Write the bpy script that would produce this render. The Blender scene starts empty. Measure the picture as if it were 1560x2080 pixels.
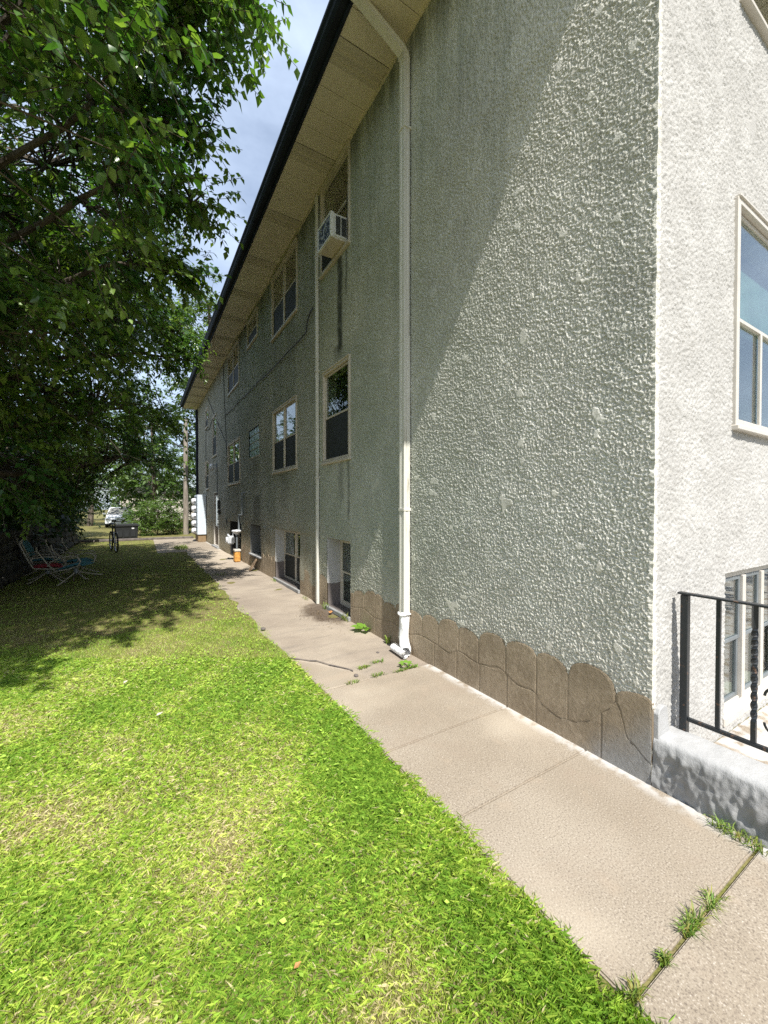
import bpy, bmesh, math, random
import numpy as np
from mathutils import Vector, Matrix

R = math.radians
rng = np.random.default_rng(7)
random.seed(7)
scene = bpy.context.scene
col = scene.collection

# ------------------------------------------------------------------ camera, sky, sun, exposure
YAW = math.atan(492 / 810)
cam_d = bpy.data.cameras.new('camera')
cam = bpy.data.objects.new('camera', cam_d); col.objects.link(cam)
cam_d.sensor_fit = 'HORIZONTAL'; cam_d.sensor_width = 36
cam_d.lens = 36 * 810 / 1560
cam_d.clip_start = 0.05; cam_d.clip_end = 2000
cam.location = (0, 0, 1.6)
cam.rotation_euler = (R(90 - 0.85), 0, -YAW)
scene.camera = cam

SUN = Vector((1.10, 6.2, -8.8)).normalized()          # the way the light travels
sun_d = bpy.data.lights.new('sun', 'SUN'); sun_d.energy = 5.0; sun_d.angle = R(0.53); sun_d.color = (1, .965, .90)
sun = bpy.data.objects.new('sun', sun_d); col.objects.link(sun)
sun.rotation_euler = SUN.to_track_quat('-Z', 'Y').to_euler(); sun.location = (-4, -20, 30)

world = bpy.data.worlds.new('World'); scene.world = world; world.use_nodes = True
wn = world.node_tree; wn.nodes.clear()
wo = wn.nodes.new('ShaderNodeOutputWorld'); wb = wn.nodes.new('ShaderNodeBackground')
sky = wn.nodes.new('ShaderNodeTexSky'); sky.sky_type = 'NISHITA'; sky.sun_disc = False
sky.sun_elevation = math.asin(-SUN.z); sky.sun_rotation = math.atan2(-SUN.x, -SUN.y)
sky.air_density = 1.0; sky.dust_density = 1.6; sky.ozone_density = 1.0
tc = wn.nodes.new('ShaderNodeTexCoord')
mp = wn.nodes.new('ShaderNodeMapping'); mp.inputs['Scale'].default_value = (1, 1, 2.2)
cn = wn.nodes.new('ShaderNodeTexNoise'); cn.inputs['Scale'].default_value = 2.3; cn.inputs['Detail'].default_value = 7; cn.inputs['Roughness'].default_value = .58
cr = wn.nodes.new('ShaderNodeValToRGB'); cr.color_ramp.elements[0].position = .40; cr.color_ramp.elements[1].position = .86
cr.color_ramp.elements[0].color = (.30, .30, .30, 1)
cm = wn.nodes.new('ShaderNodeMix'); cm.data_type = 'RGBA'
cm.inputs[7].default_value = (6.0, 7.1, 8.9, 1)
wn.links.new(tc.outputs['Generated'], mp.inputs['Vector']); wn.links.new(mp.outputs[0], cn.inputs['Vector'])
wn.links.new(cn.outputs['Fac'], cr.inputs[0]); wn.links.new(cr.outputs[0], cm.inputs[0])
wn.links.new(sky.outputs[0], cm.inputs[6]); wn.links.new(cm.outputs[2], wb.inputs['Color'])
wb.inputs['Strength'].default_value = .104
wn.links.new(wb.outputs[0], wo.inputs[0])

vs = scene.view_settings
vs.view_transform = 'Standard'; vs.look = 'None'; vs.gamma = 1; vs.use_curve_mapping = False
vs.exposure = 0.70
scene.cycles.max_bounces = 8; scene.cycles.transparent_max_bounces = 16
scene.cycles.use_denoising = False; scene.cycles.use_adaptive_sampling = False

# ------------------------------------------------------------------ node helper
class NT:
    def __init__(s, name):
        s.m = bpy.data.materials.new(name); s.m.use_nodes = True
        s.t = s.m.node_tree; s.t.nodes.clear()
        s.out = s.t.nodes.new('ShaderNodeOutputMaterial')
        s._pos = None
    def n(s, t): return s.t.nodes.new('ShaderNode' + t)
    def put(s, sock, v):
        if hasattr(v, 'is_output'): s.t.links.new(v, sock)
        elif isinstance(v, (tuple, list)) and len(v) == 3 and sock.type == 'RGBA': sock.default_value = (*v, 1)
        else: sock.default_value = v
    @property
    def pos(s):
        if s._pos is None: s._pos = s.n('NewGeometry').outputs['Position']
        return s._pos
    def xyz(s, v=None):
        q = s.n('SeparateXYZ'); s.put(q.inputs[0], v or s.pos); return q.outputs
    def scale(s, vec, sc):
        q = s.n('VectorMath'); q.operation = 'MULTIPLY'; s.put(q.inputs[0], vec); q.inputs[1].default_value = sc; return q.outputs[0]
    def noise(s, scale, vec=None, detail=3, rough=.5, sc=None, dist=0):
        q = s.n('TexNoise'); v = vec or s.pos
        if sc: v = s.scale(v, sc)
        s.put(q.inputs['Vector'], v); q.inputs['Scale'].default_value = scale; q.inputs['Detail'].default_value = detail
        q.inputs['Roughness'].default_value = rough; q.inputs['Distortion'].default_value = dist
        return q.outputs['Fac']
    def vor(s, scale, vec=None, feat='F1', out='Distance'):
        q = s.n('TexVoronoi'); q.feature = feat; s.put(q.inputs['Vector'], vec or s.pos); q.inputs['Scale'].default_value = scale
        return q.outputs[out]
    def math(s, op, a, b=0, c=None, clamp=False):
        q = s.n('Math'); q.operation = op; q.use_clamp = clamp; s.put(q.inputs[0], a); s.put(q.inputs[1], b)
        if c is not None: s.put(q.inputs[2], c)
        return q.outputs[0]
    def sm(s, v, a, b, lo=0, hi=1):
        q = s.n('MapRange'); q.interpolation_type = 'SMOOTHSTEP'; s.put(q.inputs[0], v)
        for i, x in enumerate((a, b, lo, hi)): q.inputs[i + 1].default_value = x
        return q.outputs[0]
    def mul(s, *a):
        r = a[0]
        for x in a[1:]: r = s.math('MULTIPLY', r, x)
        return r
    def mix(s, f, a, b, mode='MIX'):
        q = s.n('Mix'); q.data_type = 'RGBA'; q.blend_type = mode
        s.put(q.inputs[0], f); s.put(q.inputs[6], a); s.put(q.inputs[7], b); return q.outputs[2]
    def attr(s, name):
        q = s.n('Attribute'); q.attribute_name = name; return q.outputs['Color']
    def bump(s, h, strength=.5, dist=.01, normal=None):
        q = s.n('Bump'); q.inputs['Strength'].default_value = strength; q.inputs['Distance'].default_value = dist
        s.put(q.inputs['Height'], h)
        if normal: s.put(q.inputs['Normal'], normal)
        return q.outputs[0]
    def principled(s, color, rough=.6, metal=0, spec=.5, normal=None):
        q = s.n('BsdfPrincipled'); s.put(q.inputs['Base Color'], color); s.put(q.inputs['Roughness'], rough)
        q.inputs['Metallic'].default_value = metal; q.inputs['Specular IOR Level'].default_value = spec
        if normal: s.put(q.inputs['Normal'], normal)
        return q.outputs[0]
    def end(s, sh): s.t.links.new(sh, s.out.inputs[0]); return s.m
    def leafy(s, color, trans=.35, rough=.45, spec=.4, normal=None):
        p = s.principled(color, rough, 0, spec, normal)
        t = s.n('BsdfTranslucent'); s.put(t.inputs[0], s.mix(1, color, (1.25, 1.3, .55), 'MULTIPLY'))
        m = s.n('MixShader'); m.inputs[0].default_value = trans
        s.t.links.new(p, m.inputs[1]); s.t.links.new(t.outputs[0], m.inputs[2]); return s.end(m.outputs[0])

M = {}
def simple(name, c, rough=.5, metal=0, var=.12, scale=8, bump=0, spec=.5):
    k = NT(name)
    f = k.noise(scale, detail=5, rough=.6)
    c2 = k.mix(k.sm(f, .3, .7), tuple(x * (1 - var) for x in c), tuple(min(1, x * (1 + var)) for x in c))
    nb = k.bump(k.noise(scale * 9, detail=3), bump, .004) if bump else None
    M[name] = k.end(k.principled(c2, rough, metal, spec, nb))

# stucco: cream paint, green-grey algae, stains of its own shape
def make_stucco(name, bumped):
    k = NT(name); x, y, z = k.xyz()
    big = k.noise(.9, detail=4); mid = k.noise(5, detail=4); streak = k.noise(3.2, sc=(1, 1, .07), detail=4, rough=.65)
    fine = k.noise(48, detail=3, rough=.65)
    c = k.mix(k.sm(mid, .3, .7), (.66, .635, .57), (.745, .72, .655))
    side = k.sm(x, 2.50, 2.515, 1, 0)                                  # the side wall only: weathered, algae-tinted
    alg_lit_fade = k.mul(side, k.sm(big, .25, .65, .5, 1), k.sm(y, 1.6, 4.2, .18, 1))  # algae, thinned towards the corner to paint the sunlit zone lighter
    c = k.mix(k.mul(alg_lit_fade, .72), c, (.285, .322, .255))
    c = k.mix(k.mul(side, k.sm(streak, .48, .72), k.sm(z, 1.4, 6.4, .08, .55)), c, (.21, .24, .205))
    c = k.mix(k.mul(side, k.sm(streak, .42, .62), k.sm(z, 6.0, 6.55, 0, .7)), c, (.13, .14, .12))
    c = k.mix(k.mul(side, k.sm(big, .55, .75), .3), c, (.42, .39, .375))
    # black run-off under the air conditioner
    wob = k.math('ADD', y, k.math('MULTIPLY', k.math('SUBTRACT', k.noise(2.2), .5), .10))
    def run(yc, w, z0, z1, s):
        return k.mul(side, k.sm(k.math('ABSOLUTE', k.math('SUBTRACT', wob, yc)), w * .25, w, 1, 0),
                     k.sm(z, z0, z0 + .25), k.sm(z, z1 - .06, z1, 1, 0), k.sm(mid, .25, .5, .5, 1), s)
    for a in ((5.33, .12, 3.70, 5.24, .93), (5.12, .05, 4.45, 5.24, .6), (5.40, .22, 3.66, 4.0, .5), (5.05, .05, 1.3, 2.28, .55), (5.30, .14, 1.55, 2.28, .35),
              (7.6, .4, 4.2, 5.2, .25), (8.0, .5, 1.4, 2.3, .25), (10.3, .55, 1.0, 1.9, .5), (10.4, .5, 1.9, 2.8, .22), (12.9, .8, 1.0, 2.2, .25), (12.6, .25, .9, 2.2, .35)):
        c = k.mix(run(*a), c, (.055, .062, .055))
    # soil splash on the lower far wall
    dirt = k.mul(side, k.sm(z, .25, 1.7, 1, 0), k.sm(y, 4.5, 10, .2, 1), k.sm(streak, .3, .6, .45, 1))
    c = k.mix(dirt, c, (.42, .35, .23))
    c = k.mix(k.mul(side, k.sm(z, .2, .55, 1, 0), k.sm(y, 8, 10), k.sm(mid, .45, .6)), c, (.30, .24, .15))
    c = k.mix(k.mul(k.sm(k.vor(11), .02, .10, 1, 0), k.sm(big, .4, .6), .45), c, (.40, .40, .37))
    g = k.sm(x, 2.50, 2.53)
    c = k.mix(k.mul(g, .85), c, k.mix(k.sm(mid, .35, .75), (.35, .344, .333), (.41, .404, .392)))
    c = k.mix(k.mul(side, k.sm(y, 8, 17, 0, .6)), c, (.40, .365, .275))
    c = k.mix(k.mul(k.sm(fine, .52, .68), k.mix(side, (.22, .22, .22), (.5, .5, .5))), c, k.mix(side, (.50, .48, .44), (.19, .20, .165)))  # fine speckle painted in as a stand-in for stucco texture shading
    nb = None
    if bumped:
        l = k.noise(58, detail=2, rough=.5, dist=.6)
        nb = k.bump(k.sm(l, .30, .72), 1.0, .014)
        nb = k.bump(k.noise(130, detail=2), .35, .004, nb)
    else:
        nb = k.bump(k.noise(95, detail=3, rough=.7), .8, .006)
    M[name] = k.end(k.principled(c, .95, 0, .0, nb))
make_stucco('stucco', True); make_stucco('stucco_relief', False)

k = NT('plinth_paint'); x, y, z = k.xyz()
f = k.noise(3.5, detail=5, rough=.6); g = k.noise(28, detail=4, rough=.65)
c = k.mix(k.sm(f, .3, .7), (.25, .198, .135), (.355, .285, .20))
c = k.mix(k.mul(k.sm(g, .5, .75), .45), c, (.43, .36, .265))
bare = k.math('ADD', k.math('ADD', k.math('MULTIPLY', y, 1.0), k.math('MULTIPLY', z, 1.1)), k.math('MULTIPLY', f, .35))
c = k.mix(k.sm(bare, 1.48, 1.86, 1, 0), c, (.30, .295, .28))
nb = k.bump(k.noise(24, detail=8, rough=.75, dist=.4), 1.0, .020)
M['plinth'] = k.end(k.principled(c, .9, 0, .2, nb))
k = NT('plinth_joint'); M['joint'] = k.end(k.principled((.19, .15, .105), .95, 0, .1))
k = NT('rough_cement'); f = k.noise(6, detail=5); x, y, z = k.xyz()
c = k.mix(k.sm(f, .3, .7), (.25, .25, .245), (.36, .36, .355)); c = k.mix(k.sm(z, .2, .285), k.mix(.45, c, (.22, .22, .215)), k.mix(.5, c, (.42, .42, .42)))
M['cement'] = k.end(k.principled(c, .9, 0, .2, k.bump(k.noise(55, detail=5, rough=.7), .6, .008)))

k = NT('sidewalk_concrete'); x, y, z = k.xyz()
b = k.noise(1.3, detail=4); fi = k.noise(125, detail=4, rough=.75); v = k.vor(120); pk = k.noise(420, detail=1)
c = k.mix(k.sm(b, .3, .7), (.265, .221, .168), (.322, .276, .217))
c = k.mix(k.sm(fi, .36, .50, .85, 0), c, (.13, .105, .085))
c = k.mix(k.sm(fi, .56, .70, 0, .85), c, (.56, .51, .45))
c = k.mix(k.sm(k.noise(7, detail=4), .55, .8, 0, .35), c, (.34, .27, .20))
c = k.mix(k.mul(k.sm(x, 2.36, 2.47), k.sm(k.noise(9, detail=5), .38, .55), .8), c, (.50, .49, .475))
c = k.mix(k.mul(k.sm(k.noise(2.1, detail=6, rough=.65, dist=.8), .52, .70), .40), c, (.27, .215, .165))
c = k.mix(k.mul(k.sm(k.noise(.8, detail=3), .5, .7), .35), c, (.55, .48, .38))
# mineral stains
c = k.mix(k.mul(k.sm(y, 2.5, 3.2), k.sm(k.noise(2.3, sc=(.5, 2.5, 1), detail=4), .45, .7), .4), c, (.36, .29, .22))
M['concrete'] = k.end(k.principled(c, .9, 0, .25, k.bump(fi, .5, .003)))

k = NT('old_asphalt'); x, y, z = k.xyz()
b = k.noise(1.1, detail=5, rough=.6); fi = k.noise(140, detail=3, rough=.7); lo = k.noise(3, sc=(.6, 2.4, 1), detail=5, rough=.65)
c = k.mix(k.sm(b, .3, .7), (.27, .225, .18), (.37, .315, .25))
c = k.mix(k.sm(lo, .48, .75, 0, .55), c, (.19, .165, .14))
c = k.mix(k.sm(fi, .30, .45, .6, 0), c, (.12, .10, .085))
c = k.mix(k.sm(fi, .58, .75, 0, .55), c, (.55, .50, .43))
d = k.n('VectorMath'); d.operation = 'DISTANCE'; k.put(d.inputs[0], k.scale(k.pos, (1, .62, 1))); d.inputs[1].default_value = (2.40, 5.55 * .62, 0)
c = k.mix(k.sm(k.math('ADD', d.outputs['Value'], k.math('MULTIPLY', k.noise(4, detail=4), .35)), .44, .62, .85, 0), c, (.085, .062, .045))
c = k.mix(k.sm(y, 8.5, 15, 0, .55), c, (.50, .43, .34))
M['asphalt'] = k.end(k.principled(c, .92, 0, .2, k.bump(fi, .8, .006)))
k = NT('soil'); f = k.noise(3, detail=6, rough=.7); g = k.noise(60, detail=3)
M['soil'] = k.end(k.principled(k.mix(k.sm(f, .35, .65), k.mix(g, (.11, .12, .03), (.18, .18, .055)), k.mix(g, (.13, .11, .05), (.24, .20, .10))), .95, 0, .1, k.bump(g, .8, .02)))

k = NT('grass_blade'); k.leafy(k.attr('Col'), .30, .5, .35); M['grass'] = k.m
def leafmat(name, tr=.35, rough=.38, spec=.55):
    k = NT(name); k.leafy(k.attr('Col'), tr, rough, spec); M[name] = k.m
leafmat('leaf', .45, .32, .8); leafmat('weed', .35, .5, .3)
k = NT('bark'); f = k.noise(9, sc=(1, 1, .25), detail=5, rough=.7)
M['bark'] = k.end(k.principled(k.mix(k.sm(f, .3, .7), (.055, .045, .035), (.16, .135, .11)), .95, 0, .1, k.bump(f, .9, .03)))
k = NT('pale_bark'); f = k.noise(9, sc=(1, 1, .25), detail=5, rough=.7)
M['pale_bark'] = k.end(k.principled(k.mix(k.sm(f, .3, .7), (.17, .145, .12), (.32, .28, .235)), .95, 0, .1, k.bump(f, .9, .02)))

k = NT('glass')
lw_ = k.n('LayerWeight'); lw_.inputs[0].default_value = .5
gl = k.n('BsdfGlossy'); gl.inputs['Roughness'].default_value = .008; gl.inputs[0].default_value = (1, 1, 1, 1)
k.put(gl.inputs['Normal'], k.bump(k.noise(2.2, detail=1), .06, .02))
tr = k.n('BsdfTransparent'); tr.inputs[0].default_value = (.74, .80, .77, 1)
mx = k.n('MixShader'); k.put(mx.inputs[0], k.math('MULTIPLY_ADD', k.math('POWER', lw_.outputs['Facing'], 4.0), .9, .055)); k.t.links.new(tr.outputs[0], mx.inputs[1]); k.t.links.new(gl.outputs[0], mx.inputs[2])
M['glass'] = k.end(mx.outputs[0])
k = NT('glass_block'); q = k.n('BsdfPrincipled'); q.inputs['Base Color'].default_value = (.16, .27, .27, 1); q.inputs['Roughness'].default_value = .12
k.put(q.inputs['Normal'], k.bump(k.noise(14, detail=1), .6, .03)); M['glass_block'] = k.end(q.outputs[0])
simple('reveal_grey', (.17, .17, .16), .9, bump=.5)
simple('screen', (.018, .022, .022), .7)
simple('dark_room', (.02, .021, .02), .9)
simple('curtain', (.10, .11, .10), .9)
simple('pale_curtain', (.22, .34, .31), .9, var=.2, scale=4)
simple('blind', (.60, .60, .58), .6)
simple('trim', (.50, .45, .37), .5, var=.10, scale=3)
simple('trim_white', (.52, .485, .43), .4, var=.05)
simple('soffit', (.60, .54, .415), .55, var=.06, scale=2)
simple('soffit_vent', (.48, .435, .335), .6, var=.06, scale=2)
simple('gutter', (.014, .018, .027), .65, var=.25, scale=5, spec=.15)
simple('shingle', (.05, .048, .046), .9, bump=.4)
k = NT('downspout_paint'); x, y, z = k.xyz(); f = k.noise(6, sc=(3, 3, .35), detail=5, rough=.7)
c = k.mix(k.mul(k.sm(f, .52, .72), k.sm(z, .5, 4.5, .9, .25)), (.62, .605, .54), (.28, .25, .18))
M['downspout'] = k.end(k.principled(c, .45, 0, .5))
k = NT('sleeve_plastic'); f = k.noise(16, sc=(1, 1, .5), detail=4, dist=1.2)
M['sleeve'] = k.end(k.principled(k.mix(k.sm(f, .55, .8), (.80, .80, .79), (.50, .47, .40)), .5, 0, .4, k.bump(f, .8, .02)))
k = NT('wrought_iron'); f = k.noise(40, detail=3)
M['iron'] = k.end(k.principled(k.mix(k.sm(f, .62, .72), (.012, .015, .018), (.09, .05, .03)), .42, 0, .5, k.bump(f, .25, .003)))
simple('appliance_white', (.62, .63, .60), .4, var=.08, scale=6)
k = NT('coil_fins'); f = k.noise(22, detail=3); x, y, z = k.xyz()
M['fins'] = k.end(k.principled(k.mix(k.sm(f, .50, .58), (.035, .06, .10), (.55, .58, .62)), .5, .3, .5))
simple('black_plastic', (.016, .018, .020), .5)
simple('louver', (.022, .026, .028), .5)
simple('wire', (.015, .015, .016), .6); simple('old_cord', (.30, .17, .10), .6)
simple('grey_metal', (.17, .19, .20), .45, metal=.2); simple('pale_metal', (.62, .64, .66), .4, metal=.3)
simple('orange_paint', (.55, .27, .06), .6, var=.3, scale=14)
simple('cabinet', (.55, .62, .68), .5, var=.05); simple('brown_base', (.22, .15, .08), .8)
simple('meter_white', (.62, .63, .64), .3)
simple('door_brown', (.16, .12, .08), .6); simple('wood', (.26, .18, .11), .8, var=.3, scale=12)
simple('chair_tube', (.30, .27, .21), .35, var=.08); simple('teal_cloth', (.045, .17, .21), .85, var=.2)
simple('red_cloth', (.30, .02, .03), .85, var=.2); simple('rubber', (.014, .014, .014), .8)
simple('chrome', (.6, .6, .6), .25, metal=.9); simple('car_paint', (.80, .81, .82), .3, var=.02)
simple('car_glass', (.22, .22, .20), .12); simple('lamp_glass', (.7, .72, .75), .2)
simple('field_stone', (.065, .062, .053), .9, var=.35, scale=4, bump=.7)
simple('moss_stone', (.20, .24, .18), .9, var=.3, scale=5, bump=.7)
simple('dead_leaf', (.42, .20, .07), .8, var=.4, scale=20); simple('pale_leaf', (.5, .46, .38), .7); simple('pebble', (.13, .11, .10), .9, var=.3)
simple('garage', (.45, .41, .35), .8)

# ------------------------------------------------------------------ mesh helper
def new_obj(name, mesh, mat, parent=None):
    o = bpy.data.objects.new(name, mesh); col.objects.link(o)
    if mat is not None:
        for mm in (mat if isinstance(mat, (list, tuple)) else [mat]): mesh.materials.append(M[mm])
    if parent is not None:
        o.parent = parent
    return o
def tag(o, label=None, cat=None, group=None, kind=None):
    if label: o['label'] = label
    if cat: o['category'] = cat
    if group: o['group'] = group
    if kind: o['kind'] = kind
    return o
def thing(name, loc, label, cat, group=None, rz=0):
    o = bpy.data.objects.new(name, None); col.objects.link(o); o.location = loc; o.rotation_euler = (0, 0, rz); o.empty_display_size = .2
    return tag(o, label, cat, group)
def fast_mesh(name, V, F, smooth=False):
    """V (n,3); F (m,k) with constant k"""
    me = bpy.data.meshes.new(name); V = np.asarray(V, np.float32); F = np.asarray(F, np.int32); kk = F.shape[1]
    me.vertices.add(len(V)); me.vertices.foreach_set('co', V.ravel())
    me.loops.add(F.size); me.loops.foreach_set('vertex_index', F.ravel())
    me.polygons.add(len(F)); me.polygons.foreach_set('loop_start', np.arange(0, F.size, kk, dtype=np.int32))
    if smooth: me.polygons.foreach_set('use_smooth', np.ones(len(F), bool))
    me.update(calc_edges=True); return me
def vcol(me, C):
    a = me.color_attributes.new('Col', 'FLOAT_COLOR', 'POINT')
    c = np.ones((len(C), 4), np.float32); c[:, :3] = C; a.data.foreach_set('color', c.ravel())

class MB:
    def __init__(s): s.v = []; s.f = []
    def add(s, vs, fs):
        b = len(s.v); s.v += [tuple(p) for p in vs]; s.f += [tuple(i + b for i in f) for f in fs]; return s
    def box(s, x0, x1, y0, y1, z0, z1):
        return s.add([(x, y, z) for z in (z0, z1) for y in (y0, y1) for x in (x0, x1)],
                     [(0, 2, 3, 1), (4, 5, 7, 6), (0, 1, 5, 4), (2, 6, 7, 3), (0, 4, 6, 2), (1, 3, 7, 5)])
    def tube(s, pts, r, n=8, caps=True, r1=None):
        pts = [Vector(p) for p in pts]; m = len(pts); vs = []; prev = None
        for i, p in enumerate(pts):
            t = (pts[min(i + 1, m - 1)] - pts[max(i - 1, 0)])
            t = t.normalized() if t.length > 1e-9 else Vector((0, 0, 1))
            if prev is None:
                a = Vector((0, 0, 1)) if abs(t.z) < .9 else Vector((1, 0, 0)); u = t.cross(a).normalized()
            else:
                u = (prev - t * prev.dot(t)); u = u.normalized() if u.length > 1e-6 else t.orthogonal().normalized()
            prev = u; w = t.cross(u)
            rr = r[i] if isinstance(r, (list, tuple)) else (r if r1 is None else r + (r1 - r) * i / max(1, m - 1))
            for j in range(n):
                a = 2 * math.pi * j / n; vs.append(p + u * (rr * math.cos(a)) + w * (rr * math.sin(a)))
        fs = [(i * n + j, i * n + (j + 1) % n, (i + 1) * n + (j + 1) % n, (i + 1) * n + j) for i in range(m - 1) for j in range(n)]
        if caps: fs += [tuple(range(n))[::-1], tuple((m - 1) * n + j for j in range(n))]
        return s.add(vs, fs)
    def prism(s, outline, fn, d0, d1):
        """outline 2D list; fn(a,b,d)->xyz"""
        n = len(outline)
        vs = [fn(a, b, d0) for a, b in outline] + [fn(a, b, d1) for a, b in outline]
        return s.add(vs, [tuple(range(n)), tuple(range(2 * n - 1, n - 1, -1))] + [(i, i + n, (i + 1) % n + n, (i + 1) % n) for i in range(n)])
    def lathe(s, prof, n=16, org=(0, 0, 0), axis='z'):
        vs = []
        for r, h in prof:
            for j in range(n):
                a = 2 * math.pi * j / n; p = (r * math.cos(a), r * math.sin(a), h)
                if axis == 'x': p = (p[2], p[0], p[1])
                if axis == 'y': p = (p[0], p[2], p[1])
                vs.append(tuple(p[i] + org[i] for i in range(3)))
        m = len(prof)
        fs = [(i * n + j, i * n + (j + 1) % n, (i + 1) * n + (j + 1) % n, (i + 1) * n + j) for i in range(m - 1) for j in range(n)]
        fs += [tuple(range(n))[::-1], tuple((m - 1) * n + j for j in range(n))]
        return s.add(vs, fs)
    def build(s, name, mat, parent=None, smooth=False, bevel=0, off=None, seg=1):
        me = bpy.data.meshes.new(name); me.from_pydata(s.v, [], s.f); me.update()
        bm = bmesh.new(); bm.from_mesh(me)
        bmesh.ops.recalc_face_normals(bm, faces=bm.faces)
        if bevel: bmesh.ops.bevel(bm, geom=bm.edges[:], offset=bevel, segments=seg, affect='EDGES', clamp_overlap=True)
        if smooth:
            for f in bm.faces: f.smooth = True
        bm.to_mesh(me); bm.free()
        if smooth:
            try: me.set_sharp_from_angle(angle=R(42))
            except Exception: pass
        o = new_obj(name, me, mat, parent)
        if off is not None: o.location = off
        return o

def gnoise(shape, s, seed):
    """smooth periodic noise, unit variance, gaussian of s cells"""
    g = np.random.default_rng(seed).standard_normal(shape)
    fy = np.fft.fftfreq(shape[0])[:, None]; fx = np.fft.rfftfreq(shape[1])[None]
    o = np.fft.irfft2(np.fft.rfft2(g) * np.exp(-2 * (math.pi * s) ** 2 * (fx * fx + fy * fy)), shape)
    return (o - o.mean()) / o.std()
def grid_faces(nr, nc, keep=None):
    i = np.arange(nr * nc).reshape(nr, nc)
    F = np.stack([i[:-1, :-1], i[:-1, 1:], i[1:, 1:], i[1:, :-1]], -1)
    return F[keep] if keep is not None else F.reshape(-1, 4)

# ================================================================== THE SETTING
XW, YC, YE = 2.49, 1.145, 22.5        # side wall plane, front wall plane, far end
ZS = 6.63                             # soffit
gme = MB(); gme.add([(-150, -120, -.014), (150, -120, -.014), (150, 220, -.014), (-150, 220, -.014)], [(0, 1, 2, 3)])
tag(gme.build('ground', 'soil'), kind='structure')

# ---- concrete sidewalk slabs
sw = thing('sidewalk', (1.9, 1.5, 0), None, None); sw['kind'] = 'structure'
SO = (-1.9, -1.5, 0)
def slab(y0, y1, x0=1.335, x1=2.487, dz=0, parent=sw, off=SO):
    m = MB().box(x0, x1, y0, y1, -.10, dz)
    return m.build('slab', 'concrete', parent, bevel=.007, off=off, seg=2)
slab(-3.0, .660, dz=.002); slab(.675, 1.527); slab(1.533, 2.187, dz=-.001); slab(2.193, 3.20, dz=.001)
pm = MB(); pm.prism([(1.335, 3.215), (1.80, 3.215), (1.74, 3.42), (1.62, 3.60), (1.45, 3.86), (1.335, 4.02)], lambda a, b, d: (a, b, d), -.06, .0)
pm.build('slab', 'concrete', sw, bevel=.006, off=SO)

# ---- worn asphalt path
ys = np.linspace(3.206, 15.6, 260); xs = np.linspace(0, 1, 40)
edge = 1.30 + .05 * gnoise((260, 8), 3, 5)[:, 0] * .5 + np.where(ys < 4.05, .05 + .0 * ys, 0)
edge = np.where(ys < 4.06, np.interp(ys, [3.206, 3.42, 3.60, 3.86, 4.06], [1.78, 1.745, 1.625, 1.455, 1.31]), edge)
GX = edge[:, None] + (2.487 - edge[:, None]) * xs[None]; GY = np.repeat(ys[:, None], 40, 1)
GZ = -.006 + .004 * gnoise((260, 40), 3, 3) * np.clip((ys - 3.2) / .3, 0, 1)[:, None] + .010 * np.exp(-((GX - 1.75) ** 2 + (GY - 3.9) ** 2) / .15)
GZ = np.where(xs[None] < .01, -.03, GZ)
o = new_obj('asphalt_path', fast_mesh('asphalt_path', np.stack([GX, GY, GZ], -1).reshape(-1, 3), grid_faces(260, 40), True), 'asphalt'); tag(o, kind='structure')
m = MB()
cpts = [(1.32, 4.07), (1.40, 3.99), (1.47, 3.90), (1.53, 3.86), (1.60, 3.70), (1.66, 3.60), (1.72, 3.50), (1.74, 3.44)]
for (a, b), (a2, b2) in zip(cpts, cpts[1:]):
    w = random.uniform(.004, .010); m.add([(a - w, b - w, .006), (a + w, b + w, .0065), (a2 + w, b2 + w, .0065), (a2 - w, b2 - w, .006)], [(0, 1, 2, 3)])
tag(m.build('crack', 'pebble', o), 'dark crack between asphalt and concrete patch')
# far concrete pad
m = MB().box(.45, 2.487, 15.62, 21.9, -.08, .001)
tag(m.build('concrete_pad', 'concrete', bevel=.01), kind='structure')
m = MB().box(-3, 2.2, 21.95, 22.1, -.02, .09)
tag(m.build('kerb', 'pebble', bevel=.02), kind='structure')

# ================================================================== APARTMENT BUILDING
bld = thing('apartment_building', (XW, YC, 0), 'long cream stucco apartment building with deep soffit and brown scalloped base', 'building')
BO = (-XW, -YC, 0)
def part(mb, name, mat, parent=bld, **kw):
    return mb.build(name, mat, parent, off=(BO if parent is bld else None), **kw)

# scalloped plinth: valleys (y, z) and peak heights
LOB = [(1.1363, .475, .495), (1.341, .440, .570), (1.662, .444, .537), (1.918, .478, .553), (2.208, .468, .545), (2.511, .428, .502), (2.763, .460, .526),
       (3.054, .418, .496), (3.324, .408, .478), (3.580, .43, .505), (3.835, .425, .463), (4.085, .425, .505), (4.290, .478, .520), (4.584, .425, .470), (4.884, .39, .40), (4.984, .385, .0)]
LOB2 = [(5.811, .40, .49), (6.131, .44, .488), (6.471, .397, .41), (6.60, .40, .468), (6.90, .44, .462), (7.062, .41, 0)]
LOB3 = [(8.676, .40, .50), (8.93, .36, .47), (9.15, .37, .49), (9.42, .34, .43), (9.62, .36, .47), (9.859, .34, .35), (10.30, .33, .345), (10.70, .33, .345), (10.998, .34, .45), (11.25, .36, .50), (11.5, .40, .62), (11.75, .38, .50), (12.0, .36, .46), (12.156, .36, 0)]
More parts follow.
